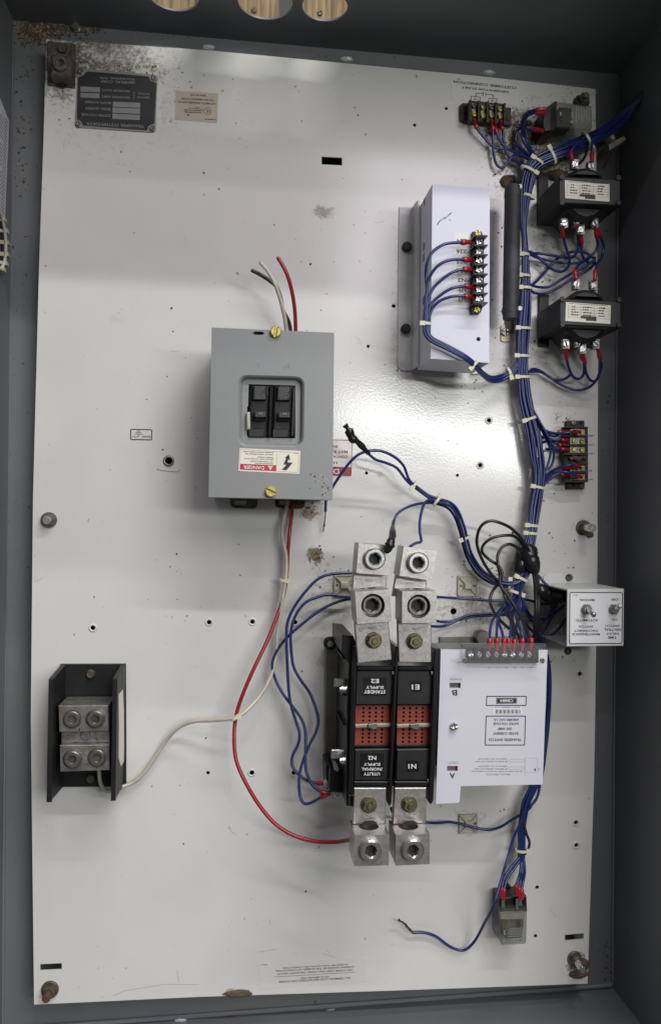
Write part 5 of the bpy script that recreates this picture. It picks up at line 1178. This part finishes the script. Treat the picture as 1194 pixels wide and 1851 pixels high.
# side terminal strip branches
for pts, c0, c1 in (([(972, 760, 20), (982, 776, 18), (1000, 783, 22), (1020, 783, 28), (1034, 780, 28)], (1037, 780, 26), (1048, 781, 19)), ([(974, 765, 16), (984, 782, 10), (1000, 788, 10), (1008, 786, 12)], (1008, 782, 15), (1030, 780, 15)),
                    ([(976, 790, 14), (990, 792, 11), (1002, 796, 12), (1014, 795, 14)], (1013, 795.5, 15), (1029, 796, 15)), ([(980, 800, 12), (992, 796, 9), (1002, 800, 9), (1010, 806, 10)], (1008, 805, 13), (1022, 804, 13)),
                    ([(986, 812, 12), (998, 812, 11), (1014, 812, 14)], (1013, 812, 15), (1029, 812, 15)), ([(984, 862, 16), (994, 853, 18), (1010, 845, 24), (1026, 841, 28), (1036, 840, 27)], (1036, 840, 26), (1049, 846, 19)),
                    ([(980, 874, 14), (988, 862, 12), (1000, 850, 11), (1010, 846, 12)], (1010, 844, 15), (1030, 847, 15)), ([(978, 880, 16), (988, 864, 18), (1004, 854, 22), (1022, 853, 26), (1034, 857, 25), (1040, 860, 24)], (1040, 860, 23), (1050, 862, 19)),
                    ([(976, 884, 12), (988, 870, 11), (1002, 861, 11), (1014, 859, 13)], (1013, 858, 15), (1030, 860, 15)), ([(962, 740, 20), (978, 768, 22), (990, 790, 22), (1000, 812, 20), (998, 836, 18), (990, 850, 18)], None, None), ([(966, 756, 18), (982, 785, 18), (994, 812, 17), (990, 838, 16), (982, 860, 16)], None, None)):
    o = W(pts)
    if c0: crimp(c0, c1, o)
# fan of wires below the tape to the switch terminals and the lugs
FZ = 92
for i, (x, pts) in enumerate(((884, [(930, 1085, 20), (905, 1100, 34), (890, 1120, 56), (885, 1140, 80), (884, 1156, 92)]), (897, [(932, 1085, 22), (908, 1102, 36), (899, 1118, 60), (897, 1140, 82), (897, 1156, 92)]),
                              (910, [(928, 1080, 22), (906, 1105, 40), (900, 1122, 60), (906, 1140, 80), (910, 1158, 90)]), (918, [(934, 1090, 22), (912, 1106, 40), (922, 1120, 60), (923, 1140, 80), (919, 1158, 90)]))):
    o = W(pts, m='blue_wire'); crimp((x, 1154, FZ), (x, 1177, FZ + 2), o, r=2.6)
for x0, pts in ((929, [(936, 1080, 22), (926, 1110, 40), (924, 1130, 66), (928, 1156, 92)]), (944, [(938, 1080, 24), (932, 1110, 50), (940, 1140, 80), (950, 1166, 84)]), (955, [(940, 1070, 24), (938, 1100, 40), (946, 1130, 60), (956, 1164, 84)])): W(pts)
for pts in ([(936, 1062, 20), (945, 1090, 22), (940, 1112, 16), (932, 1135, 12), (940, 1160, 12)], [(930, 1090, 16), (915, 1106, 12), (905, 1112, 10), (890, 1109, 9), (870, 1110, 9), (845, 1112, 9), (820, 1124, 9), (800, 1132, 12), (780, 1132, 20)], [(934, 1094, 15), (918, 1110, 10), (900, 1112, 9), (860, 1114, 7), (830, 1120, 7), (800, 1124, 9), (782, 1120, 20)],
            [(948, 1070, 16), (930, 1086, 10), (905, 1086, 8), (850, 1083, 8), (820, 1081, 9), (789, 1079, 16)], [(940, 1082, 14), (960, 1086, 10), (985, 1092, 12), (1010, 1084, 24), (1028, 1075, 34)], [(944, 1090, 12), (958, 1120, 9), (980, 1125, 9), (994, 1105, 14), (1002, 1085, 24), (1022, 1078, 34)],
            [(950, 1100, 12), (962, 1116, 9), (985, 1118, 9), (1000, 1110, 12), (1018, 1095, 24)], [(980, 1150, 12), (995, 1148, 12), (1010, 1135, 14), (1022, 1118, 24), (1030, 1105, 34)], [(972, 1040, 24), (985, 1055, 26), (1000, 1066, 28), (1025, 1070, 36)], [(945, 1120, 14), (960, 1140, 10), (975, 1146, 10), (988, 1132, 10), (998, 1110, 14), (1005, 1090, 24)]): W(pts)
# behind the cover and down to the lower relay
bundle([(972, 1150, 16, 5), (985, 1185, 12, 6), (990, 1215, 12, 6), (991, 1260, 12, 5), (988, 1310, 12, 5), (982, 1360, 14, 6), (973, 1400, 16, 12), (962, 1425, 16, 12), (950, 1450, 16, 12), (945, 1475, 16, 10), (942, 1500, 16, 9), (942, 1530, 16, 8), (941, 1555, 18, 8)], 7, hs, seed=21, layers=2)
W([(975, 1405, 16), (974, 1425, 16), (968, 1445, 17), (955, 1460, 18), (945, 1470, 20)], m='blue_wire'); W([(944, 1480, 20), (950, 1505, 20), (956, 1522, 18), (953, 1538, 18), (946, 1545, 18)], m='dark_wire')
for x, pts, c1 in ((905, [(940, 1548, 18), (925, 1565, 22), (911, 1585, 26), (906, 1605, 30)], (905, 1624, 32)), (909, [(941, 1552, 18), (930, 1568, 22), (916, 1588, 26), (910, 1607, 30)], (909, 1627, 32)), (932, [(940, 1555, 18), (940, 1572, 24), (936, 1588, 26), (932, 1600, 30)], (933, 1618, 32)),
                   (937, [(943, 1555, 18), (943, 1575, 24), (940, 1592, 26), (937, 1604, 30)], (938, 1624, 32)), (942, [(945, 1550, 18), (948, 1572, 24), (945, 1592, 26), (942, 1608, 30)], (942, 1626, 32))):
    o = W(pts, m='blue_wire'); crimp((pts[-1][0], pts[-1][1] - 1, pts[-1][2]), c1, o, r=2.4)
# ties
for a in ((970, 292, 26, -60, 24, 1), (955, 308, 24, 115, 30, 1), (996, 281, 27, -28, 30, 1), (1060, 254, 26, -28, 32, -1), (952, 355, 20, 105, 20, 1), (947, 461, 18, 90, 14, -1), (947, 499, 18, 90, 20, -1), (948, 521, 18, 90, 22, -1), (946, 594, 18, 90, 28, -1), (943, 644, 18, 90, 26, -1), (944, 682, 18, 88, 26, -1),
          (957, 757, 18, 70, 28, -1), (971, 881, 18, 100, 24, -1), (960, 950, 19, 95, 22, -1), (958, 964, 19, 95, 24, -1), (941, 1046, 20, 115, 24, -1), (932, 1071, 19, 110, 24, 1), (943, 1537, 18, 92, 22, 1), (919, 675, 18, -20, 18, -1), (769, 586, 86, 90, 15, -1), (855, 660, 79, 42, 17, -1)):
    tie(a[0], a[1], a[2], a[3], a[4], hs, a[5], hz=4.2)
# black cable down from the tape
for dx in (-2.6, 0.6, 3.4): part('black_cable', B().tube(smooth(path([(963 + dx, 1022, 26), (968 + dx, 1050, 26), (970 + dx, 1080, 26), (970 + dx, 1110, 28), (968 + dx, 1140, 26), (967 + dx, 1165, 20)])), 1.9, 8), 'black_wire', hs)
b = B().tube(smooth(path([(952, 985, 22), (953, 1000, 24), (957, 1012, 25), (963, 1024, 26), (967, 1036, 26)])), [6, 9, 10.5, 11, 10.5, 11, 10.5, 9.5, 9.6, 10.2, 9.4, 9, 8, 7, 6.2, 5, 4.5], 14); part('black_tape', b, 'tape', hs)
part('black_tape', B().tube(smooth(path([(946, 985, 20), (942, 1005, 20), (939, 1022, 20), (938, 1034, 20)])), [5, 6, 7, 7.5, 7.5, 7.5, 7.6, 7.8, 7.8, 7.5, 7, 6.6, 6], 12), 'tape', hs)
part('black_tape', B().tube(smooth(path([(970, 1064, 24), (985, 1072, 22), (1002, 1078, 26), (1022, 1078, 40)])), [6, 7.5, 8, 8.3, 8.6, 8.8, 9, 8.6, 8, 7.5, 7, 6.4, 6], 12), 'tape', hs)

# black loops
BG = 'black wires looping left of the taped joint'
for pts, lab, end in (([(958, 1000, 32), (943, 975, 38), (923, 955, 44), (900, 944, 48), (883, 942, 48), (868, 952, 46), (861, 975, 42), (865, 998, 40), (877, 1023, 36), (895, 1048, 34), (908, 1066, 36), (916, 1096, 46), (925, 1121, 66), (929, 1140, 82), (929, 1158, 92)], 'black wire making the widest loop left of the taped joint', (929, 1156, 92)),
                      ([(947, 988, 30), (930, 970, 36), (910, 968, 40), (888, 973, 40), (873, 985, 38), (871, 998, 36), (883, 1011, 34), (898, 1021, 36), (906, 1033, 38), (904, 1048, 38), (890, 1068, 36), (885, 1086, 40), (893, 1108, 52), (913, 1131, 70), (933, 1144, 84), (943, 1158, 92)], 'black wire making the middle loop, then curving down to the left', (943, 1154, 92)),
                      ([(943, 996, 30), (923, 984, 34), (908, 988, 36), (899, 1003, 38), (899, 1020, 40), (903, 1040, 40), (904, 1058, 42), (920, 1081, 50), (938, 1111, 64), (950, 1136, 82), (958, 1156, 92)], 'black wire making the smallest loop and running to the last terminal', (959, 1153, 92))):
    t = thing('black_wire', lab, 'wire', tuple(P3(*pts[0])), BG); o = wire(pts, 1.65, 'black_wire', t, name='insulation'); crimp((end[0], end[1], end[2]), (end[0], 1177, 94), t, r=2.6)

# pair running from the trunk over the lugs to the taped end
pr = thing('blue_wire_pair', 'two to four blue wires tied together, arching from the trunk to above the lugs', 'wiring harness', (*P(790, 902), 0))
C_ = [(787.7, 904.8, 26), (810.5, 912, 24), (824, 926, 22), (834, 951, 20), (840, 976, 18), (848, 1003, 16), (864, 1029, 14), (880, 1043, 15), (900, 1052, 17), (925, 1056, 20), (942, 1050, 20)]
sh_ = lambda l, dx, dy, dz=0: [(x + dx, y + dy, z + dz) for x, y, z in l]
w1 = wire([(597, 888, 30), (602.8, 877, 34), (617.5, 855, 40), (633.6, 834, 44), (649.7, 820.5, 46), (671, 814.5, 46), (692.6, 816.5, 44), (714, 827, 40), (729, 842, 36), (735, 858, 32), (741, 870, 30), (753, 880, 28), (773, 894.5, 27)] + sh_(C_, 3, -3.5, 2), 1.5, 'blue_wire', pr)
w2 = wire([(667, 821.7, 46), (679, 831, 44), (698, 837, 40), (716.7, 846, 37), (730, 863, 33), (741, 875, 30), (753, 884, 27), (772, 898, 26)] + sh_(C_, -1.5, .5, 3), 1.5, 'blue_wire', pr)
w3 = wire([(711, 944, 90), (716.5, 930, 70), (730, 919.5, 52), (751.5, 911.5, 38), (773, 909, 30)] + sh_(C_, -5, 4.5, -2), 1.5, 'blue_wire', pr)
w4 = wire([(735, 993, 98), (742, 987, 92), (751, 981.5, 80), (760.5, 978.5, 70), (758.5, 962.5, 62), (758, 943.7, 54), (762, 922, 44), (768, 908, 36), (778, 904, 30)] + sh_(C_, 5, 3, -3), 1.5, 'blue_wire', pr)
for a in ((747.5, 877, 29, 38, 14, -1), (789, 904, 27, 35, 20, 1), (840, 973, 18, 68, 20, -1), (919, 1055, 18, 5, 16, 1)): tie(a[0], a[1], a[2], a[3], a[4], pr, a[5], hz=3.4)
def ragged(pts, rad, seed):
    rd = random.Random(seed); sm = smooth(path(pts), 4); return B().tube(sm, [rad[min(int(i / 4), len(rad) - 1)] * rd.uniform(.82, 1.18) for i in range(len(sm))], 9)
part('black_tape', ragged([(623, 768, 58), (630, 778, 57), (636, 792, 55), (644, 797, 53), (656, 809, 49), (667, 821, 46)], [2.6, 4.2, 4.4, 3.0, 2.6, 2.0], 2), 'tape', pr)
part('black_tape', ragged([(711, 942, 90), (709, 955, 104), (709, 968, 118), (706, 978, 126), (703, 988, 128), (696, 999, 126)], [2.0, 3.0, 3.4, 4.6, 3.4, 1.6], 4), 'tape', pr)
# stripped end at the breaker box
t = thing('stripped_blue_wire', 'short blue wire with bare strands hanging from the lower right corner of the grey box', 'wire', (*P(588, 903), 0))
wire([(590, 897, 12), (588.5, 908, 11), (588, 925, 10)], 1.5, 'blue_wire', t, name='insulation'); wire([(588, 924, 10), (587, 938, 8), (585, 950, 7), (584, 961, 6)], .7, 'grimy_steel', t, name='bare_strand'); wire([(588, 924, 10), (586.5, 940, 9), (586.5, 952, 7)], .5, 'grimy_steel', t, name='bare_strand')

def loose(name, lab, pts, r, m, group=None, ends=None):
    t = thing(name, lab, 'wire', tuple(P3(*pts[len(pts) // 2])), group); t.location.z = max(0, t.location.z); wire(pts, r, m, t, name='insulation')
    for e in (ends or []): wire(e[0], r * .62, e[1], t, name='conductor')
    return t
loose('red_wire', 'short red wire end sticking up behind the grey box', [(534, 606, 30), (534, 585, 36), (532, 555, 44), (527, 525, 52), (519, 497, 58), (509, 477, 60), (502, 466, 60)], 2.0, 'red_wire', ends=[([(502, 466, 60), (500.5, 464, 60)], 'copper')])
loose('white_wire', 'short white wire end sticking up behind the grey box', [(518, 606, 34), (515, 578, 42), (508, 547, 50), (498, 516, 56), (484, 490, 58), (471, 475, 56)], 2.0, 'white_wire', ends=[([(471, 475, 56), (469.5, 473, 56)], 'copper')])
loose('black_wire', 'short dark wire end bending left behind the grey box', [(526, 606, 26), (522, 582, 30), (512, 562, 34), (508, 542, 38), (501, 521, 42), (488, 508, 46), (471, 497, 46), (454, 488, 46)], 2.0, 'dark_wire')
rw_ = loose('red_wire', 'long red wire curving from the grey box down to the lower lugs', [(529, 905, 4), (527, 930, 8), (523, 965, 12), (520, 1000, 12), (518, 1040, 12), (512, 1078, 14), (501, 1112, 18), (482, 1160, 26), (457, 1212, 32), (436, 1262, 34), (426, 1297, 34), (423, 1335, 38), (427, 1375, 42), (443, 1413, 46), (468, 1455, 48), (498, 1490, 50), (535, 1512, 52), (572, 1521, 56), (605, 1522, 64), (633, 1518, 80), (650, 1515, 100)], 2.0, 'red_wire')
ww_ = loose('white_wire', 'long off-white wire from the grey box across to the neutral block', [(520, 905, 4), (516, 925, 8), (510, 948, 12), (510, 972, 14), (516, 1000, 15), (517, 1035, 16), (512, 1073, 18), (507, 1110, 17), (501, 1145, 15), (499, 1180, 15), (492, 1215, 18), (475, 1250, 24), (450, 1280, 34), (425, 1297, 38), (385, 1302, 30), (350, 1304, 22), (322, 1316, 14), (300, 1340, 9), (280, 1370, 7), (260, 1398, 7), (240, 1415, 8), (215, 1424, 12), (198, 1430, 14), (188, 1427, 16), (181, 1412, 20), (179, 1390, 26), (177, 1375, 28)], 2.0, 'white_wire')
tie(512, 1049, 16, 95, 12, ww_, 1, hz=3.2); tie(425, 1297, 37, 60, 14, ww_, 1, hz=3.4)
LG = 'blue wires looping left of the transfer switch'
sm_ = lambda s: [(430 + x / 5.143, 1200 + y / 5.143) for x, y in s]
A1 = [(645, 1036), (605, 1037), (577, 1045), (553, 1068), (531, 1098), (519.5, 1125), (517.5, 1155), (519, 1200), (521, 1240), (525, 1272), (536, 1308), (541, 1325), (539, 1344), (528, 1368), (529, 1387), (543, 1403), (557, 1412), (573, 1416)]
A2 = [(645, 1078), (620, 1078), (593, 1075), (572, 1080), (552, 1089), (537, 1107), (528, 1129), (525, 1152), (527, 1185), (531, 1207), (543, 1229), (559, 1252), (570, 1279), (575, 1303), (570, 1325), (560, 1344), (550, 1368), (543, 1390), (540, 1412), (542, 1438), (549, 1452), (562, 1451), (581, 1440)]
A3 = [(645, 1080), (620, 1085), (595, 1094), (573, 1107), (552, 1123), (525, 1146), (507, 1166), (495, 1188), (492, 1207), (500, 1234), (516, 1261), (534, 1284), (547, 1305), (552, 1327), (552, 1355), (552, 1384), (557, 1406), (566, 1421), (580, 1432)]
def arch(pts, h0, h1, h2):
    n = len(pts) - 1; return [(x, y, h0 + (h1 - h0) * min(1, i / n * 2.2) if i / n < .5 else h1 + (h2 - h1) * (i / n - .5) * 2) for i, (x, y) in enumerate(pts)]
for pts, lab, m1, c0, c1 in ((arch(A1, 20, 26, 40), 'greyish blue wire leading to the upper red connector of the micro switch', 'blue_wire', (572, 1416, 40), (586, 1416, 46)), (arch(A2, 14, 22, 50), 'blue wire that swings right and loops up from below into the micro switch', 'blue_wire', (580, 1441, 49), (597, 1434, 52)),
                         (arch(A3, 10, 18, 50), 'blue wire that bulges furthest left before reaching the lower red connector', 'blue_wire', (579, 1432, 50), (598, 1433, 53))):
    t = loose('blue_wire', lab, pts, 1.55, m1, LG); crimp(c0, c1, t, r=2.4)
t = loose('blue_wire', 'blue wire passing under the white cover from the trunk to the lower lug', [(960, 1455, 22), (953, 1464, 22), (924, 1482, 16), (903, 1495, 12), (881.7, 1500, 9), (858, 1496, 8), (832, 1489, 8), (811, 1486, 10), (790, 1487.6, 14), (770, 1487, 22), (745, 1485, 60), (715, 1475, 60), (706, 1460, 60)], 1.5, 'blue_wire')
t = loose('blue_wire', 'long loose blue wire with a blackened bare end, lower right of the lugs', [(948, 1462, 26), (943, 1481, 26), (935, 1498, 26), (927, 1516, 26), (916, 1554, 30), (908, 1580, 40), (902, 1602, 48), (893, 1631, 54), (885, 1650, 46), (875, 1668, 32), (860, 1697, 14), (846, 1713, 8), (832, 1718, 6), (811, 1710, 6), (788, 1693, 7), (767, 1686, 8), (745, 1686, 9)], 1.5, 'blue_wire')
part('bare_end', ragged([(746, 1686, 9), (737, 1677, 10), (730, 1669, 11), (720, 1663, 12)], [1.4, 1.4, 1.1, 1.6], 9), 'rusty', t)
# things on the left wall
X0 = TL.x; 
def on_left(px, py, off=.6):
    """point on the inner face of the left wall"""
    a = BL; d = (TL - BL).normalized(); nrm = Vector((d.y, -d.x)); a = a + nrm * off; r = ray(px, py)
    tt = (a - Vector((CAM.x, CAM.y))).dot(nrm) / Vector((r.x, r.y)).dot(nrm); return CAM + r * tt
b = B(); p0 = on_left(17, 219); p1 = on_left(9, 408); top_ = 190
vs = [(p0.x, p0.y, p0.z), (p1.x, p1.y, p1.z), (p1.x - .0, p1.y, 150), (p0.x, p0.y + 40, 150)]
b.add(vs, [[0, 1, 2, 3], [3, 2, 1, 0]]); lb_ = solo('instruction_sheet', b, 'sticker_white', 'printed white instruction sheet stuck on the left cabinet wall', 'label')
b = B(); nrm = Vector(((TL - BL).normalized().y, -(TL - BL).normalized().x))
for i in range(26):
    yy = p0.y - 4 - i * (p0.y - p1.y - 8) / 26; f_ = (p0.y - yy) / (p0.y - p1.y); zb = p0.z + (p1.z - p0.z) * f_ + 5; xx = p0.x + (p1.x - p0.x) * f_ + .25
    for k in range(4 if i % 7 else 1): b.add([(xx, yy, zb + k * 14), (xx, yy - 1.3, zb + k * 14), (xx, yy - 1.3, zb + k * 14 + 12), (xx, yy, zb + k * 14 + 12)], [[0, 1, 2, 3]])
part('lettering', b, 'ink_pale', lb_)
t = thing('tied_wire_ring', 'small ring of wire with cable ties on the left cabinet wall', 'wire coil', tuple(on_left(2, 450, 3)))
cz = on_left(7, 450, 4); R_ = 29.0; b = B(); rp = [(cz.x, cz.y + R_ * math.sin(a), cz.z + R_ * .95 - R_ * math.cos(a)) for a in [2 * PI * i / 28 for i in range(29)]]
part('wire', B().tube(rp, 2.6, 8), 'dark_wire', t); part('wire', B().tube([(x + 3, y, z + 4) for x, y, z in rp], 1.6, 8), 'white_wire', t)
for a in (-60, -35, -12, 12, 35, 60): 
    aa = math.radians(a); c_ = Vector((cz.x + 1, cz.y + R_ * math.sin(aa), cz.z + R_ * .95 - R_ * math.cos(aa))); part('cable_tie', B().box(c_.x - 4, c_.x + 4.5, c_.y - 2, c_.y + 2, c_.z - 4, c_.z + 4), 'nylon_dirty', t)
def blob(name, lab, cat, px, py, h, sx, sy, sz, m1, seed, rot=0):
    rd = random.Random(seed); x, y = P(px, py, h); b = B(); rings = []
    for k in range(6):
        ph = PI / 2 * k / 5; rings.append([(x + sx * math.cos(ph) * math.cos(a) * rd.uniform(.8, 1.15), y + sy * math.cos(ph) * math.sin(a) * rd.uniform(.8, 1.15), h + sz * math.sin(ph) * rd.uniform(.85, 1.1)) for a in [2 * PI * i / 16 for i in range(16)]])
    b.loft(rings); return solo(name, b, m1, lab, cat)
for i, (x, y, hh_) in enumerate(((377, 86, HB + 24), (627, 107, HB + 24), (883, 131, HB + 24), (598, 1828, HB + 2), (326, 1843, HB + 2))):
    blob('sealant_blob', ('clear sealant blob on the upper rail above the listing label', 'clear sealant blob in the middle of the upper rail', 'clear sealant blob at the right of the upper rail, above the GENERATOR START label', 'clear sealant blob under the white wire label', 'clear sealant blob at the lower left, near the rust stain')[i], 'sealant', x, y, hh_, 7, 3, 3, 'glue', i + 3)
blob('mud_nest', 'brown mud dauber nest below the muddy nut in the lower right corner', 'mud nest', 1042, 1757, -4, 14, 6, 8, 'mud', 31); blob('mud_clump', 'mud clump on the panel edge right of the muddy nut', 'mud', 1053, 1742, -2, 7, 8, 5, 'mud', 32)
blob('mud_clump', 'flat mud clump on the lower panel edge, left of the white wire label', 'mud', 430, 1796, .1, 15, 4.5, 2, 'mud', 33); blob('rust_stain', 'red-brown rust lump on the lower cabinet ledge', 'rust', 416, 1841, HB + 1, 16, 3, 2, 'rusty', 34)
blob('grease_clump', 'greasy clump below the right-hand panel nut', 'grease', 1064, 966, .1, 5, 4, 3, 'mud', 35); blob('dirt_clump', 'dark dirt clump where the thick wire branch meets the trunk', 'dirt', 1008, 318, .1, 14, 7, 5, 'mud', 36)
blob('dirt_clump', 'dirt clump above the dark resistor tube', 'dirt', 912, 329, .1, 6, 7, 6, 'mud', 38)

# ================================================================== debris (nobody could count it)
rd = random.Random(99); fl = {'debris': B(), 'debris_pale': B()}
def flakes(px, py, sx, sy, n, h=0.05, s0=.4, s1=1.5):
    for _ in range(n):
        x, y = px + rd.gauss(0, sx), py + rd.gauss(0, sy)
        if h > -1 and not (88 < x < 1070 and 95 + x * .085 < y < 1800): 
            if h > -1: continue
        q_ = P(x, y, h); s_ = s0 + (s1 - s0) * rd.random() ** 3; k = rd.choice((3, 4, 5)); a0 = rd.uniform(0, 6.3); el = rd.uniform(.3, 1)
        ca, sa = math.cos(a0), math.sin(a0); ring = []
        for i in range(k):
            a = 2 * PI * i / k; u, v = s_ * math.cos(a) * rd.uniform(.7, 1.2), s_ * el * math.sin(a) * rd.uniform(.7, 1.2); ring.append((q_[0] + u * ca - v * sa, q_[1] + u * sa + v * ca))
        z1 = h + s_ * rd.uniform(.3, .8)
        (fl['debris'] if rd.random() < .7 else fl['debris_pale']).prism(ring, h, z1)
for a in ((155, 100, 22, 8, 200), (215, 112, 40, 12, 110), (125, 175, 30, 30, 30), (300, 130, 60, 20, 60), (930, 225, 18, 18, 160), (925, 275, 26, 20, 190), (985, 262, 25, 14, 120), (960, 225, 16, 10, 90), (905, 370, 12, 60, 60), (975, 430, 12, 40, 60), (960, 640, 18, 25, 40), (900, 620, 15, 60, 40), (620, 1065, 26, 18, 40), (600, 1045, 16, 14, 20),
          (850, 1035, 20, 14, 35), (870, 1100, 30, 20, 40), (570, 1005, 8, 9, 60), (562, 920, 10, 8, 40), (885, 1040, 12, 12, 60), (860, 1450, 40, 20, 30), (845, 1490, 18, 14, 16), (1000, 1000, 30, 30, 25), (1010, 1160, 20, 20, 40), (990, 880, 14, 20, 40), (735, 660, 10, 8, 20), (860, 690, 25, 8, 30), (1015, 760, 10, 8, 25), (995, 1130, 16, 14, 40)): flakes(*a)
flakes(500, 900, 300, 420, 230, s0=.3, s1=1.5); flakes(500, 250, 280, 90, 80, s0=.3, s1=1.3)
for a in ((95, 48, 30, 10, 900), (60, 60, 14, 14, 600), (150, 52, 20, 5, 240), (45, 150, 10, 60, 120), (40, 300, 12, 90, 90), (30, 900, 14, 400, 60), (1100, 1000, 6, 400, 80), (330, 66, 60, 4, 50), (1095, 1740, 8, 20, 60), (600, 100, 200, 3, 40)): flakes(*a, h=HB + .1, s0=.4, s1=1.9)
def sc(n_, m1):
    o = part(n_, fl[m1], m1); tag(o, kind='stuff', cat='debris', label='rust-brown crumbs and flakes scattered over the panel and cabinet corners' if m1 == 'debris' else 'pale tan crumbs scattered over the panel and cabinet corners')
sc('rust_flakes', 'debris'); sc('dust_crumbs', 'debris_pale')
